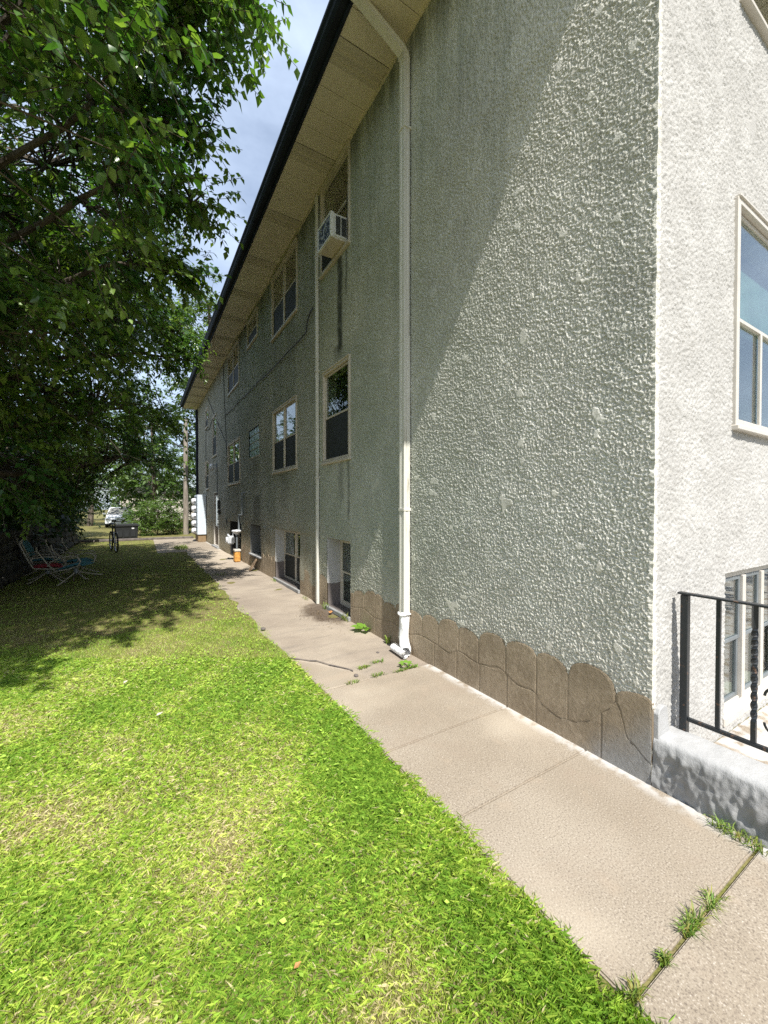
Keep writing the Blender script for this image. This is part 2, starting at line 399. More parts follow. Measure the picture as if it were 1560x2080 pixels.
def scallop(y):
    out = np.full(np.shape(y), -1.0)
    for L in (LOB, LOB2, LOB3):
        for (a, za, zt), (b, zb, _) in zip(L, L[1:]):
            t = (y - a) / (b - a); base = za + (zb - za) * t
            q = base + (zt - np.maximum(za, zb) * .5 - np.minimum(za, zb) * .5) * np.sqrt(np.clip(1 - np.abs(2 * t - 1) ** 2.3, 0, 1))
            out = np.where((t >= 0) & (t < 1), q, out)
    return out

OPEN = {  # name: (y0,y1,z0,z1)
 'A': (5.01, 5.90, 2.30, 3.65), 'B': (7.23, 8.76, 2.35, 3.61), 'C': (10.02, 11.12, 2.88, 3.61), 'D': (12.26, 14.13, 2.33, 3.59), 'E': (18.55, 19.66, 2.37, 3.53),
 'S': (16.46, 17.48, 3.60, 5.13), 'E2': (18.65, 19.55, 5.08, 5.84), 'A2': (5.01, 5.98, 5.27, 6.56), 'B2': (7.18, 8.79, 5.25, 6.48), 'C2': (10.12, 11.18, 5.86, 6.47), 'D2': (12.33, 14.05, 5.27, 6.48),
 'A0': (4.984, 5.811, .03, 1.106), 'B0': (7.062, 8.676, .03, 1.116), 'C0': (9.859, 10.998, .352, 1.12), 'D0': (12.156, 13.852, .03, 1.117), 'door': (16.10, 17.25, .02, 2.17)}
FOPEN = {'F1': (3.60, 5.10, 2.19, 3.72), 'F2': (3.65, 5.10, 5.19, 6.45), 'F0': (3.479, 4.74, .10, 1.129)}

def wall_axis(lo, hi, step, marks):
    mk = sorted(set([lo, hi] + [q for q in marks if lo < q < hi])); out = [lo]
    for a, b in zip(mk, mk[1:]):
        st = step(.5 * (a + b)); n = max(1, int(round((b - a) / st)))
        seg = np.linspace(a, b, n + 1)[1:]; out += list(seg)
    return np.array(out)

# the corner is knocked about a little: both walls share it
zz_all = np.linspace(-.3, 8, 1200); ecz = np.clip(gnoise((1200, 4), 2.2, 21)[:, 0], -2, 2) * .0030 - .0075
def corner_e(z): return np.interp(z, zz_all, ecz)

def relief_wall(name, a, z, opens, seed, to_xyz, cell, scal=None, corner=0.0, amp=.0050):
    nr, nc = len(z), len(a)
    n1 = gnoise((nr, nc), .15, seed); n2 = gnoise((nr, nc), .48, seed + 1); n3 = gnoise((nr, nc), 9, seed + 2); flat = gnoise((nr, nc), 4.5, seed + 3)
    hh = .78 * n1 + .55 * n2
    hh = np.tanh(hh * 1.7)                                        # knocked-down plateaus
    hh = np.where(flat > 2.05, np.maximum(hh, .75) * .3 + .55, hh)      # smeared flat patches
    H = .0075 + amp * hh + .0012 * n3
    A, Z = np.meshgrid(a, z)
    if scal is not None:
        S = scal(A); H = np.where(Z < S - .012, -.006, np.where(Z < S + .01, H * .8, H))
    w = np.clip((A - corner) / .012, 0, 1); E = corner_e(Z)
    H = H * w + (-E) * (1 - w); A2 = np.where(A == corner, corner + E, A)
    keep = np.ones((nr - 1, nc - 1), bool)
    ac = .5 * (a[1:] + a[:-1])[None]; zc = .5 * (z[1:] + z[:-1])[:, None]
    for (a0, a1, z0, z1) in opens: keep &= ~((ac > a0) & (ac < a1) & (zc > z0) & (zc < z1))
    V = to_xyz(A2, Z, H).reshape(-1, 3)
    return fast_mesh(name, V, grid_faces(nr, nc, keep), False)

YM = 6.136
side_near = [v for v in OPEN.values() if v[0] < YM]
ya = wall_axis(YC, YM, lambda q: .0060 if q < 2.6 else (.0080 if q < 3.9 else .0115), [2.6, 3.7, 4.7] + [q for v in side_near for q in v[:2]])
za = wall_axis(-.02, ZS + .01, lambda q: .0064 if q < 4.9 else .0105, [4.9] + [q for v in side_near for q in v[2:]])
me = relief_wall('wall', ya, za, side_near, 11, lambda A, Z, H: np.stack([XW - H, A, Z], -1), .0085, scallop, YC)
w = new_obj('wall', me, 'stucco_relief', bld); w.location = BO
fop = list(FOPEN.values())
xa = wall_axis(XW, 4.75, lambda q: .0075 if q < 3.6 else .0095, [q for v in fop for q in v[:2]])
zf = wall_axis(-.35, 5.75, lambda q: .0082, [q for v in fop for q in v[2:]])
me = relief_wall('wall', xa, zf, fop, 31, lambda A, Z, H: np.stack([A, YC - H, Z], -1), .0088, None, XW, .0036)
w = new_obj('wall', me, 'stucco_relief', bld); w.location = BO
# rest of the front, and the far run of the side wall (relief too fine to see: material)
def flat_wall(a, z, opens, to_xyz):
    A, Z = np.meshgrid(a, z); keep = np.ones((len(z) - 1, len(a) - 1), bool)
    ac = .5 * (a[1:] + a[:-1])[None]; zc = .5 * (z[1:] + z[:-1])[:, None]
    for (a0, a1, z0, z1) in opens: keep &= ~((ac > a0) & (ac < a1) & (zc > z0) & (zc < z1))
    H = .006 + .004 * gnoise(A.shape, 2, 77)
    return fast_mesh('wall', to_xyz(A, Z, H).reshape(-1, 3), grid_faces(len(z), len(a), keep), True)
far = [v for v in OPEN.values() if v[0] >= YM]
o = new_obj('wall', flat_wall(wall_axis(YM, YE, lambda q: .07, [q for v in far for q in v[:2]]), wall_axis(-.02, ZS + .01, lambda q: .07, [q for v in far for q in v[2:]]), far,
            lambda A, Z, H: np.stack([XW - H, A, Z], -1)), 'stucco', bld); o.location = BO
o = new_obj('wall', flat_wall(wall_axis(XW + .01, 12, lambda q: .1, [q for v in fop for q in v[:2]]), wall_axis(5.75, ZS + .01, lambda q: .1, [q for v in fop for q in v[2:]]), fop,
            lambda A, Z, H: np.stack([A, YC - H, Z], -1)), 'stucco', bld); o.location = BO
o = new_obj('wall', flat_wall(wall_axis(4.75, 12, lambda q: .15, [q for v in fop for q in v[:2]]), wall_axis(-.35, 5.75, lambda q: .15, [q for v in fop for q in v[2:]]), fop,
            lambda A, Z, H: np.stack([A, YC - H, Z], -1)), 'stucco', bld); o.location = BO
part(MB().add([(12, YC, -.3), (12, YE, -.3), (12, YE, ZS), (12, YC, ZS), (XW, YE, -.02), (XW, YE, ZS), (12, YE, -.3)], [(0, 1, 2, 3), (4, 6, 2, 5)]), 'wall', 'stucco')

# plinth stones
def stones(L, split=True):
    bk = MB(); g = .0024; A0, A1 = L[0][0], L[-1][0]
    ky = [A0]; 
    while ky[-1] < A1 - .12: ky.append(ky[-1] + random.uniform(.10, .2))
    ky[-1] = A1; kz = [random.uniform(.10, .30) for _ in ky]
    if L is LOB:
        ky, kz = zip(*[(1.1363, .12), (1.257, .19), (1.341, .40), (1.396, .315), (1.517, .189), (1.606, .144), (1.736, .116), (1.878, .153), (1.935, .224), (2.077, .212), (2.276, .28), (2.4, .25), (2.511, .235), (2.763, .265), (2.892, .205), (3.10, .231),
                       (3.324, .25), (3.6, .2), (3.9, .25), (4.3, .2), (4.6, .25), (4.984, .2)])
    def cut(p): 
        t = np.interp(p, ky, np.arange(len(ky))); i_ = min(int(t), len(ky) - 2); f_ = t - i_; f_ = f_ * f_ * (3 - 2 * f_); return kz[i_] * (1 - f_) + kz[i_ + 1] * f_
    polys = []
    for i, ((a, za_, zt), (b, zb, _)) in enumerate(zip(L, L[1:])):
        n = 14; yy = np.linspace(a, b, n); sc = scallop(np.clip(yy, a + 1e-4, b - 1e-4))
        bk.prism([(a, -.03)] + [(float(p), float(q) - .008) for p, q in zip(yy, sc)] + [(b, -.03)], lambda p, q, d: (XW - d, p, q), -.01, .0088)
        lean = random.uniform(-.025, .025)
        top = [(float(np.clip(p, a + g, b - g)), float(q)) for p, q in zip(yy, sc)]
        if split: polys.append([(p, cut(p) + g) for p in np.linspace(a + g, b - g, 11)] + top[::-1])
        else: polys.append([(a + g, -.02), (b - g, -.02)] + top[::-1])
    if split:
        q0 = A0
        while q0 < A1 - .05:
            q1 = min([v for v in (1.43, 1.92, 2.195, 2.497, 2.79, 3.12, 3.5, 3.9, 4.3, 4.7, 4.984) if v > q0 + .01] or [A1]) if L is LOB else q0 + random.uniform(.24, .52); q1 = A1 if q1 > A1 - .16 else q1; t_ = random.uniform(-.05, .05) if q1 < A1 else 0
            polys.append([(q0 + g, -.02), (q1 - g + t_ * 0, -.02)] + [(p, cut(p) - g) for p in np.linspace(q1 - g, q0 + g, 14)]); q0 = q1
    for pl in polys:
        d = .0108 + random.uniform(-.0010, .0010); n_ = len(pl)
        cy_ = sum(p for p, q in pl) / n_; cz_ = sum(q for p, q in pl) / n_
        m = MB(); ins = []
        for p, q in pl:
            dl = math.hypot(p - cy_, q - cz_); kf = max(0, 1 - .014 / max(dl, .01)); ins.append((cy_ + (p - cy_) * kf, cz_ + (q - cz_) * kf))
        vs_ = [(XW + .004, p, q) for p, q in pl] + [(XW - d + .0010, p, q) for p, q in pl] + [(XW - d - random.uniform(0, .0012), p, q) for p, q in ins]
        fs_ = [(i_, (i_ + 1) % n_, n_ + (i_ + 1) % n_, n_ + i_) for i_ in range(n_)] + [(n_ + i_, n_ + (i_ + 1) % n_, 2 * n_ + (i_ + 1) % n_, 2 * n_ + i_) for i_ in range(n_)] + [tuple(range(2 * n_, 3 * n_))]
        m.add(vs_, fs_); part(m, 'plinth_stone', 'plinth')
    part(bk, 'plinth_joint', 'joint')
stones(LOB); stones(LOB2); stones(LOB3, False)

# ---- windows
def mapper(kind, plane):
    if kind == 'side': return lambda m, a0, a1, o0, o1, z0, z1: m.box(plane - o1, plane - o0, a0, a1, z0, z1)
    return lambda m, a0, a1, o0, o1, z0, z1: m.box(a0, a1, plane - o1, plane - o0, z0, z1)
def ring(B, m, a0, a1, z0, z1, t, o0, o1):
    B(m, a0, a0 + t, o0, o1, z0, z1); B(m, a1 - t, a1, o0, o1, z0, z1); B(m, a0 + t, a1 - t, o0, o1, z1 - t, z1); B(m, a0 + t, a1 - t, o0, o1, z0, z0 + t)
def window(kind, op, halves=1, trim='trim', back='dark_room', lower='screen', blinds=None, recess=0, name='window', sillout=.035, screens=True, casing=True, sash=None):
    a0, a1, z0, z1 = op; B = mapper(kind, XW if kind == 'side' else YC)
    m = MB(); rc = -recess
    if casing:
        ring(B, m, a0 - .035, a1 + .035, z0 - .02, z1 + .04, .045, rc - .02, rc + .030)
        B(m, a0 - .03, a1 + .03, rc - .02, rc + .042, z1 + .035, z1 + .055)
    else:
        ring(B, m, a0 + .002, a1 - .002, z0 + .002, z1 - .002, .05, rc - .05, rc - .004)
    root = part(m, name, trim, bevel=.004)
    if casing:
        m = MB(); B(m, a0 - .045, a1 + .045, rc - .03, rc + sillout + .015, z0 - .055, z0 - .018); m.build('sill', trim, root, bevel=.006)
    e = .012 if casing else .052
    W = (a1 - a0 - 2 * e); n = halves
    if n > 1:
        for i in range(1, n):
            c_ = a0 + e + W * i / n; m = MB(); B(m, c_ - .028, c_ + .028, rc - .05, rc + .014, z0 + e, z1 - e); m.build('mullion', trim, root, bevel=.003)
    for i in range(n):
        b0 = a0 + e + W * i / n + (.03 if i else 0); b1 = a0 + e + W * (i + 1) / n - (.03 if i < n - 1 else 0)
        zm = z0 + (z1 - z0) * .5
        m = MB(); ring(B, m, b0, b1, zm - .018, z1 - e, .028, rc - .028, rc - .004); s1 = m.build('sash', sash or trim, root, bevel=.002)
        m = MB(); B(m, b0 + .026, b1 - .026, rc - .018, rc - .014, zm, z1 - e - .026); m.build('pane', 'glass', root)
        m = MB(); ring(B, m, b0, b1, z0 + e, zm + .016, .028, rc - .040, rc - .014); m.build('sash', sash or trim, root, bevel=.002)
        m = MB(); B(m, b0 + .026, b1 - .026, rc - .030, rc - .026, z0 + e + .026, zm); m.build('pane', 'glass', root)
        if screens:
            m = MB(); B(m, b0 + .004, b1 - .004, rc - .012, rc - .010, z0 + e, zm - .02); m.build('screen', 'screen', root)
        if blinds:
            zb0, zb1, tilt = blinds; zq = zb1; k_ = 0
            while zq > zb0:
                m = MB(); dz = .006 + .008 * math.sin(k_ * 1.7)
                aa0, aa1 = b0 + .035, b1 - .035
                lo_, hi_ = (-.135, -.112)
                if kind == 'side': m.add([(XW - rc - lo_ + 0, aa0, zq), (XW - rc - hi_, aa0, zq - .018), (XW - rc - hi_, aa1, zq - .018 - tilt * (k_ > 8)), (XW - rc - lo_, aa1, zq - tilt * (k_ > 8))], [(0, 1, 2, 3)])
                else: m.add([(aa0, YC - rc - lo_, zq), (aa0, YC - rc - hi_, zq - .018), (aa1, YC - rc - hi_, zq - .018 - tilt * (k_ > 8)), (aa1, YC - rc - lo_, zq - tilt * (k_ > 8))], [(0, 1, 2, 3)])
                m.build('blind_slat', 'blind', root); zq -= .026; k_ += 1
    m = MB(); B(m, a0 - .08, a1 + .08, rc - .50, rc - .20, z0 - .1, z1 + .06); m.build('dark_interior', back, root)
    m = MB(); ring(B, m, a0 - .02, a1 + .02, z0 - .02, z1 + .02, .022, rc - .22, rc - .018); m.build('jamb', trim, root)
    return root

window('side', OPEN['A']); window('side', OPEN['B'], 2); window('side', OPEN['D'], 2); window('side', OPEN['E'])
window('side', OPEN['S']); window('side', OPEN['E2']); window('side', OPEN['A2'], back='dark_room', screens=False); window('side', OPEN['B2'], 2, back='curtain'); window('side', OPEN['D2'], 2)
window('side', OPEN['C2'])
f1 = window('front', FOPEN['F1'], 1, trim='trim_white', blinds=(2.25, 3.05, .05), screens=False, back='curtain')
MB().box(4.13, 4.165, YC + .002, YC + .020, 2.21, 2.95).build('divider', 'trim_white', f1, bevel=.002)
MB().box(3.66, 5.04, YC + .13, YC + .14, 2.98, 3.50).build('curtain', 'pale_curtain', f1)
window('front', FOPEN['F2'], 1, trim='trim_white', back='curtain', screens=False)
window('front', FOPEN['F0'], 3, trim='trim_white', sash='grey_metal', recess=.03, casing=False, screens=False)
part(MB().box(3.47, 4.75, YC - .02, YC + .10, .05, .113), 'window_sill', 'trim_white', bevel=.006)
# deep-set basement windows: reveals, lower sill curbs
def reveal(op, depth, mat='stucco_reveal'):
    a0, a1, z0, z1 = op; m = MB(); g = .012
    m.add([(XW - .004, a0, z0), (XW + depth, a0, z0), (XW + depth, a0, z1), (XW - .004, a0, z1)], [(0, 1, 2, 3)])
    m.add([(XW - .004, a1, z0), (XW + depth, a1, z0), (XW + depth, a1, z1), (XW - .004, a1, z1)], [(0, 1, 2, 3)])
    m.add([(XW - .004, a0, z1), (XW + depth, a0, z1), (XW + depth, a1, z1), (XW - .004, a1, z1)], [(0, 1, 2, 3)])
    m.add([(XW - .004, a0, z0), (XW + depth, a0, z0), (XW + depth, a1, z0), (XW - .004, a1, z0)], [(0, 1, 2, 3)])
    return part(m, 'window_reveal', mat)
k = NT('reveal_paint'); x, y, z = k.xyz(); f = k.noise(9, detail=4)
c = k.mix(k.sm(k.math('ADD', z, k.math('MULTIPLY', f, .06)), .41, .42), (.155, .135, .125), (.44, .435, .415))
M['stucco_reveal'] = k.end(k.principled(c, .9, 0, .2, k.bump(k.noise(60, detail=3), .8, .008)))
for kx, dp, hv in (('A0', .26, 1), ('B0', .24, 2), ('C0', .30, 1), ('D0', .30, 1)):
    reveal(OPEN[kx], dp, {'C0': 'reveal_grey', 'D0': 'dark_room'}.get(kx, 'stucco_reveal')); window('side', OPEN[kx], hv, recess=dp - .05, casing=False, screens=(kx != 'A0'), back='dark_room')
    if kx in ('A0', 'B0'):
        a0, a1 = OPEN[kx][:2]; part(MB().box(XW - .055, XW - .012, a0 - .02, a1 + .01, -.01, .055), 'window_curb', 'cement', bevel=.008)
a0, a1 = OPEN['C0'][:2]; part(MB().box(XW - .05, XW + .29, a0 - .02, a1 + .02, .31, .351), 'window_ledge', 'cement', bevel=.008)
# glass block window
root = part(MB().box(XW - .012, XW + .06, 10.02 - .02, 11.12 + .02, 2.88 - .03, 2.88), 'glass_block_window', 'trim')
a0, a1, z0, z1 = OPEN['C']
for i in range(4):
    for j in range(4):
        y0 = a0 + (a1 - a0) * i / 4; y1 = a0 + (a1 - a0) * (i + 1) / 4; q0 = z0 + (z1 - z0) * j / 4; q1 = z0 + (z1 - z0) * (j + 1) / 4
        MB().box(XW + .01, XW + .08, y0 + .012, y1 - .012, q0 + .012, q1 - .012).build('glass_block', 'glass_block', root, bevel=.01)
MB().box(XW + .03, XW + .09, a0, a1, z0, z1).build('mortar', 'trim_white', root)

# ---- soffit, fascia, gutter, roof
XO, YO = 1.845, .48
pw = .29; i = 0; y = YO
while y < YE + .45:
    vent = (i % 5 == 2); m = MB(); y1 = y + pw - .004; z0 = ZS + .004
    if vent:
        prof = [(0, 0), (.05, 0), (.056, .012), (.125, .012), (.131, 0), (.158, 0), (.164, .012), (.235, .012), (.241, 0), (pw - .004, 0)]
    else: prof = [(0, .006), (.006, 0), (pw - .010, 0), (pw - .004, .006)]
    vsx = [(X_, y + a_, z0 + b_) for a_, b_ in prof for X_ in (XO + .002, XW - .002)] + [(X_, y + a_, z0 + .02) for a_, b_ in (prof[0], prof[-1]) for X_ in (XO + .002, XW - .002)]
    n = len(prof); fs_ = [(2 * j, 2 * j + 1, 2 * j + 3, 2 * j + 2) for j in range(n - 1)] + [(2 * n, 2 * n + 1, 2 * n + 3, 2 * n + 2)]
    m.add(vsx, fs_); q = part(m, 'soffit_panel', 'soffit_vent' if vent else 'soffit')
    y += pw; i += 1
part(MB().box(XO - .03, 12.6, YO - .02, YE + .6, ZS + .03, ZS + .08), 'soffit_backing', 'gutter')
part(MB().box(XW - .022, XW - .004, YC + .02, YE, ZS - .03, ZS + .003), 'soffit_trim', 'soffit')
x = XW
while x < 12:                                        # front return
    part(MB().box(x + .002, x + .286, YO + .002, YC - .012, ZS + .004, ZS + .02), 'soffit_panel', 'soffit', bevel=.003); x += .29
part(MB().box(XO - .028, XO, YO - .03, YE + .55, ZS - .012, ZS + .24), 'fascia', 'gutter', bevel=.003)
part(MB().box(XO, 12.6, YO - .03, YO, ZS - .012, ZS + .24), 'fascia', 'gutter', bevel=.003)
gp = [(XO - .030, ZS + .235), (XO - .030, ZS + .055), (XO - .095, ZS + .055), (XO - .118, ZS + .10), (XO - .120, ZS + .15), (XO - .140, ZS + .19), (XO - .140, ZS + .225), (XO - .128, ZS + .225), (XO - .128, ZS + .195), (XO - .108, ZS + .15), (XO - .106, ZS + .105), (XO - .088, ZS + .067), (XO - .042, ZS + .067), (XO - .042, ZS + .235)]
part(MB().prism(gp, lambda a, b, d: (a, d, b), YO - .04, YE + .55), 'gutter', 'gutter')
part(MB().add([(XO - .10, YO - .1, ZS + .25), (12.6, YO - .1, ZS + .25), (12.6, YE + .6, ZS + .25), (XO - .10, YE + .6, ZS + .25), (7.3, 6.0, ZS + 2.1), (7.3, 17, ZS + 2.1)],
             [(0, 1, 4), (0, 4, 5, 3), (1, 2, 5, 4), (3, 5, 2)]), 'roof', 'shingle')

# ---- large downspout (ribbed rectangular)
def spout(path, wa, wb, yc, rib=True):
    """path of (x,z) in the plane y=yc; profile wa along y, wb in plane"""
    P_ = []
    a, b = wa / 2, wb / 2
    if rib: prof = [(-a, -b), (-a, -b / 3), (-a + .004, -b / 4), (-a + .004, b / 4), (-a, b / 3), (-a, b), (-a * .35, b), (-a * .25, b - .005), (a * .25, b - .005), (a * .35, b), (a, b), (a, b / 3), (a - .004, b / 4), (a - .004, -b / 4), (a, -b / 3), (a, -b)]
    else: prof = [(-a, -b), (-a, b), (a, b), (a, -b)]
    n = len(prof); m = MB(); vs_ = []
    for i, (px, pz) in enumerate(path):
        q0 = path[max(0, i - 1)]; q1 = path[min(len(path) - 1, i + 1)]
        t = Vector((q1[0] - q0[0], q1[1] - q0[1])).normalized(); nx = Vector((t.y, -t.x))      # outward of the bend
        for (pa, pb) in prof: vs_.append((px + nx.x * pb, yc + pa, pz + nx.y * pb))
    fs_ = [(i * n + j, i * n + (j + 1) % n, (i + 1) * n + (j + 1) % n, (i + 1) * n + j) for i in range(len(path) - 1) for j in range(n)] + [tuple(range(n)), tuple((len(path) - 1) * n + j for j in range(n))]
    return m.add(vs_, fs_)
DY = 3.57; DX = 2.425
ds = part(spout([(DX, 6.30), (DX, 3.36)], .088, .072, DY), 'downspout', 'downspout')
spout([(DX + .004, 3.42), (DX + .002, .42)], .094, .078, DY).build('lower_pipe', 'downspout', ds)
arc = [(DX, 6.30), (DX, 6.34), (DX - .012, 6.375), (DX - .035, 6.405), (DX - .07, 6.425), (DX - .13, 6.452)]
spout(arc, .091, .076, DY).build('elbow', 'downspout', ds)
spout([(DX - .12, 6.448), (XO - .01, 6.652)], .087, .071, DY).build('offset_pipe', 'downspout', ds)
spout([(XO + .03, 6.64), (XO - .02, 6.655), (XO - .055, 6.672), (XO - .068, 6.70), (XO - .07, 6.73)], .092, .077, DY).build('elbow', 'downspout', ds)
for q in range(6): MB().box(DX - .052 + q * .004 - (.006 * q), DX - .048 + q * .003, DY - .048, DY + .048, 6.335 + q * .013, 6.340 + q * .013).build('crimp', 'downspout', ds)
MB().box(DX - .042, XW - .001, DY - .052, DY + .052, 5.6, 5.625).build('strap', 'downspout', ds)
MB().box(DX - .042, XW - .001, DY - .052, DY + .052, 1.55, 1.575).build('strap', 'downspout', ds)
part(MB().tube([(XW + .01, 3.44, 1.42), (XW - .03, 3.44, 1.425)], .008, 6), 'anchor_bolt', 'wire')
# narrow spout
nd = part(spout([(2.448, 6.60), (2.448, 0.0)], .05, .045, 6.125, False), 'conduit_cover', 'downspout', bevel=.004)
for zq in (5.62, 3.78, 2.05): MB().box(2.42, XW - .001, 6.096, 6.154, zq, zq + .03).build('strap', 'downspout', nd)

# ---- door at the far end
root = part(MB().box(XW + .03, XW + .09, 16.16, 17.19, .03, 2.10), 'door', 'door_brown', bevel=.006)
m = MB(); B = mapper('side', XW); ring(B, m, 16.10, 17.25, .02, 2.17, .06, -.10, .02); m.build('frame', 'trim_white', root, bevel=.004)
m = MB(); ring(B, m, 16.24, 17.10, .80, 2.02, .05, -.03, -.012); m.build('storm_sash', 'trim_white', root)
m = MB(); B(m, 16.28, 17.06, -.028, -.022, .84, 1.98); m.build('pane', 'glass', root)
MB().tube([(XW + .03, 16.3, 1.02), (XW - .02, 16.3, 1.02), (XW - .02, 16.38, 1.02)], .012, 6).build('handle', 'chrome', root)
part(MB().box(XW - .10, XW + .02, 16.0, 17.35, -.01, .05), 'door_step', 'cement', bevel=.01)
part(MB().box(XW - .08, XW - .002, 15.80, 15.98, 1.50, 1.82), 'mailbox', 'black_plastic', bevel=.01)
part(MB().box(XW - .09, XW - .002, 15.68, 15.80, 1.28, 1.46), 'mailbox', 'black_plastic', bevel=.01)
part(MB().box(XW - .03, XW - .002, 14.36, 14.53, 1.0, 1.15), 'wall_vent', 'black_plastic', bevel=.006)
# wall lamp with conduit
lp = part(MB().tube([(XW - .03, 16.30, 2.03), (XW - .03, 16.30, 3.16), (XW - .06, 16.36, 3.22)], .018, 6), 'wall_lamp', 'grey_metal')
MB().lathe([(.03, .14), (.07, .10), (.095, .02), (.09, -.06), (.04, -.12)], 14, (XW - .16, 16.72, 3.10)).build('lamp_head', 'meter_white', lp, smooth=True)
MB().tube([(XW, 16.50, 3.18), (XW - .10, 16.62, 3.2), (XW - .16, 16.72, 3.16)], .015, 6).build('arm', 'grey_metal', lp)
MB().box(XW - .04, XW, 16.35, 16.55, 3.08, 3.25).build('back_plate', 'grey_metal', lp, bevel=.01)
# cables on the wall
def hang(pts, r, name, mat):
    P_ = []
    for (a, b), (a2, b2) in zip(pts, pts[1:]):
        for t in np.linspace(0, 1, 6)[:-1]: P_.append((XW - .018 - r, a + (a2 - a) * t, b + (b2 - b) * t - .05 * abs(a2 - a) * t * (1 - t)))
    P_.append((XW - .018 - r, *pts[-1])); return part(MB().tube(P_, r, 5), name, mat)
hang([(6.33, 4.90), (6.44, 4.885), (6.55, 4.83), (6.62, 4.74), (6.66, 4.62), (7.69, 4.61), (10.04, 4.65), (12.05, 4.68), (14.54, 4.72)], .010, 'cable', 'wire')
hang([(14.87, 6.55), (14.54, 4.72), (14.18, 2.92)], .010, 'cable', 'wire')
hang([(18.64, 6.25), (14.18, 3.64)], .011, 'cable', 'wire')
hang([(19.4, 5.0), (18.3, 4.85), (17.4, 5.1)], .011, 'cable', 'wire'); hang([(19.3, 5.0), (19.35, 3.6)], .011, 'cable', 'wire')
part(MB().tube([(XO - .08, 12.6, ZS + .1), (2.1, 13.9, 6.3), (2.44, 15.2, 6.02)], .007, 5), 'cable', 'old_cord')
part(MB().tube([(XW - .05, YE - .1, 6.5), (XW - .05, YE - .1, 2.0)], .07, 8), 'corner_downspout', 'gutter')

# ---- low parapet running forward from the corner
nr, nc = 150, 60
yv = np.concatenate([np.linspace(YC - .012, .35, 120), np.linspace(.33, -2.5, 30)])
pr = [(2.487, -.05), (2.487, 0.0), (2.483, .06), (2.482, .12), (2.484, .18), (2.486, .240), (2.494, .268), (2.512, .283), (2.55, .288), (2.62, .289), (2.68, .287), (2.72, .280), (2.742, .262), (2.748, .22), (2.75, -.30)]
pa = np.array(pr); sl = np.concatenate([[0], np.cumsum(np.hypot(*np.diff(pa, axis=0).T))]); tt = np.concatenate([np.linspace(0, sl[-2], nc - 1), [sl[-1]]])
PX = np.interp(tt, sl, pa[:, 0]); PZ = np.interp(tt, sl, pa[:, 1])
nz = (gnoise((nr, nc), 1.1, 51) * .5 + gnoise((nr, nc), 3, 52)) * .0060
face = np.clip((.27 - PZ) / .05, 0.10, 1) * (PX < 2.6) + .05 * (PX >= 2.6)
V = np.stack([PX[None] - nz * face[None], np.repeat(yv[:, None], nc, 1), PZ[None] + nz * .12 * (PX > 2.49)[None]], -1)
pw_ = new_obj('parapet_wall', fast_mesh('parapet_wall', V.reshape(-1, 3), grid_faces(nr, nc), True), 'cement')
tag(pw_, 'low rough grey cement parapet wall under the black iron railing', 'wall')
MB().prism([(2.500, .24), (2.500, .415), (2.52, .44), (2.56, .452), (2.60, .44), (2.625, .30), (2.66, .28), (2.66, .24)], lambda a, b, d: (a, d, b), YC - .035, YC - .004).build('corner_fillet', 'cement', pw_, bevel=.004)
tag(MB().box(2.75, 14.0, -9, YC - .016, -.30, -.002).build('areaway_floor', 'concrete', bevel=.004), kind='structure')

# ---- wrought iron railing
rl = thing('iron_railing', (2.72, 1.06, .28), 'black wrought iron railing with twisted pickets on the low cement wall', 'railing')
RO = (-2.72, -1.06, -.28); RX = 2.72
def rp(m, name, mat='iron', **kw): return m.build(name, mat, rl, off=RO, **kw)
rp(MB().box(RX - .019, RX + .019, 1.055, 1.093, .26, 1.080), 'post', bevel=.003)
rp(MB().box(RX - .022, RX + .022, -1.6, 1.108, 1.082, 1.094), 'top_rail', bevel=.003)
rp(MB().box(RX - .011, RX + .011, -1.6, 1.054, .345, .366), 'bottom_rail', bevel=.002)
def twisted(y):
    vs_ = []; n = 46
    for i in range(n):
        z = .367 + (1.081 - .367) * i / (n - 1); tz = (z - .367) / .714; ang = math.pi / 4 + (2 * math.pi * 2.6 * min(1, max(0, (tz - .16) / .68)))
        for j in range(4): vs_.append((RX + .0115 * 1.3 * math.cos(ang + j * math.pi / 2), y + .0115 * 1.3 * math.sin(ang + j * math.pi / 2), z))
    fs_ = [(i * 4 + j, i * 4 + (j + 1) % 4, (i + 1) * 4 + (j + 1) % 4, (i + 1) * 4 + j) for i in range(n - 1) for j in range(4)]
    return MB().add(vs_, fs_)
for i, yq in enumerate((.915, .763, .611, .459, .307)):
    if i % 2 == 0: rp(MB().box(RX - .010, RX + .010, yq - .010, yq + .010, .367, 1.081), 'picket', bevel=.0015)
    else: rp(twisted(yq), 'twisted_picket')
def scroll(yc, zc, sgn):
    P_ = []
    for i in range(40):
        a = i / 39 * 2 * math.pi * 1.5; r = .058 * (1 - .65 * i / 39); P_.append((RX, yc + r * math.cos(a), zc + sgn * r * math.sin(a)))
    return P_
for zc, sg in ((.955, 1), (.80, -1), (.63, 1), (.49, -1)):
    rp(MB().tube(scroll(.664, zc, sg), .006, 6), 'scroll')

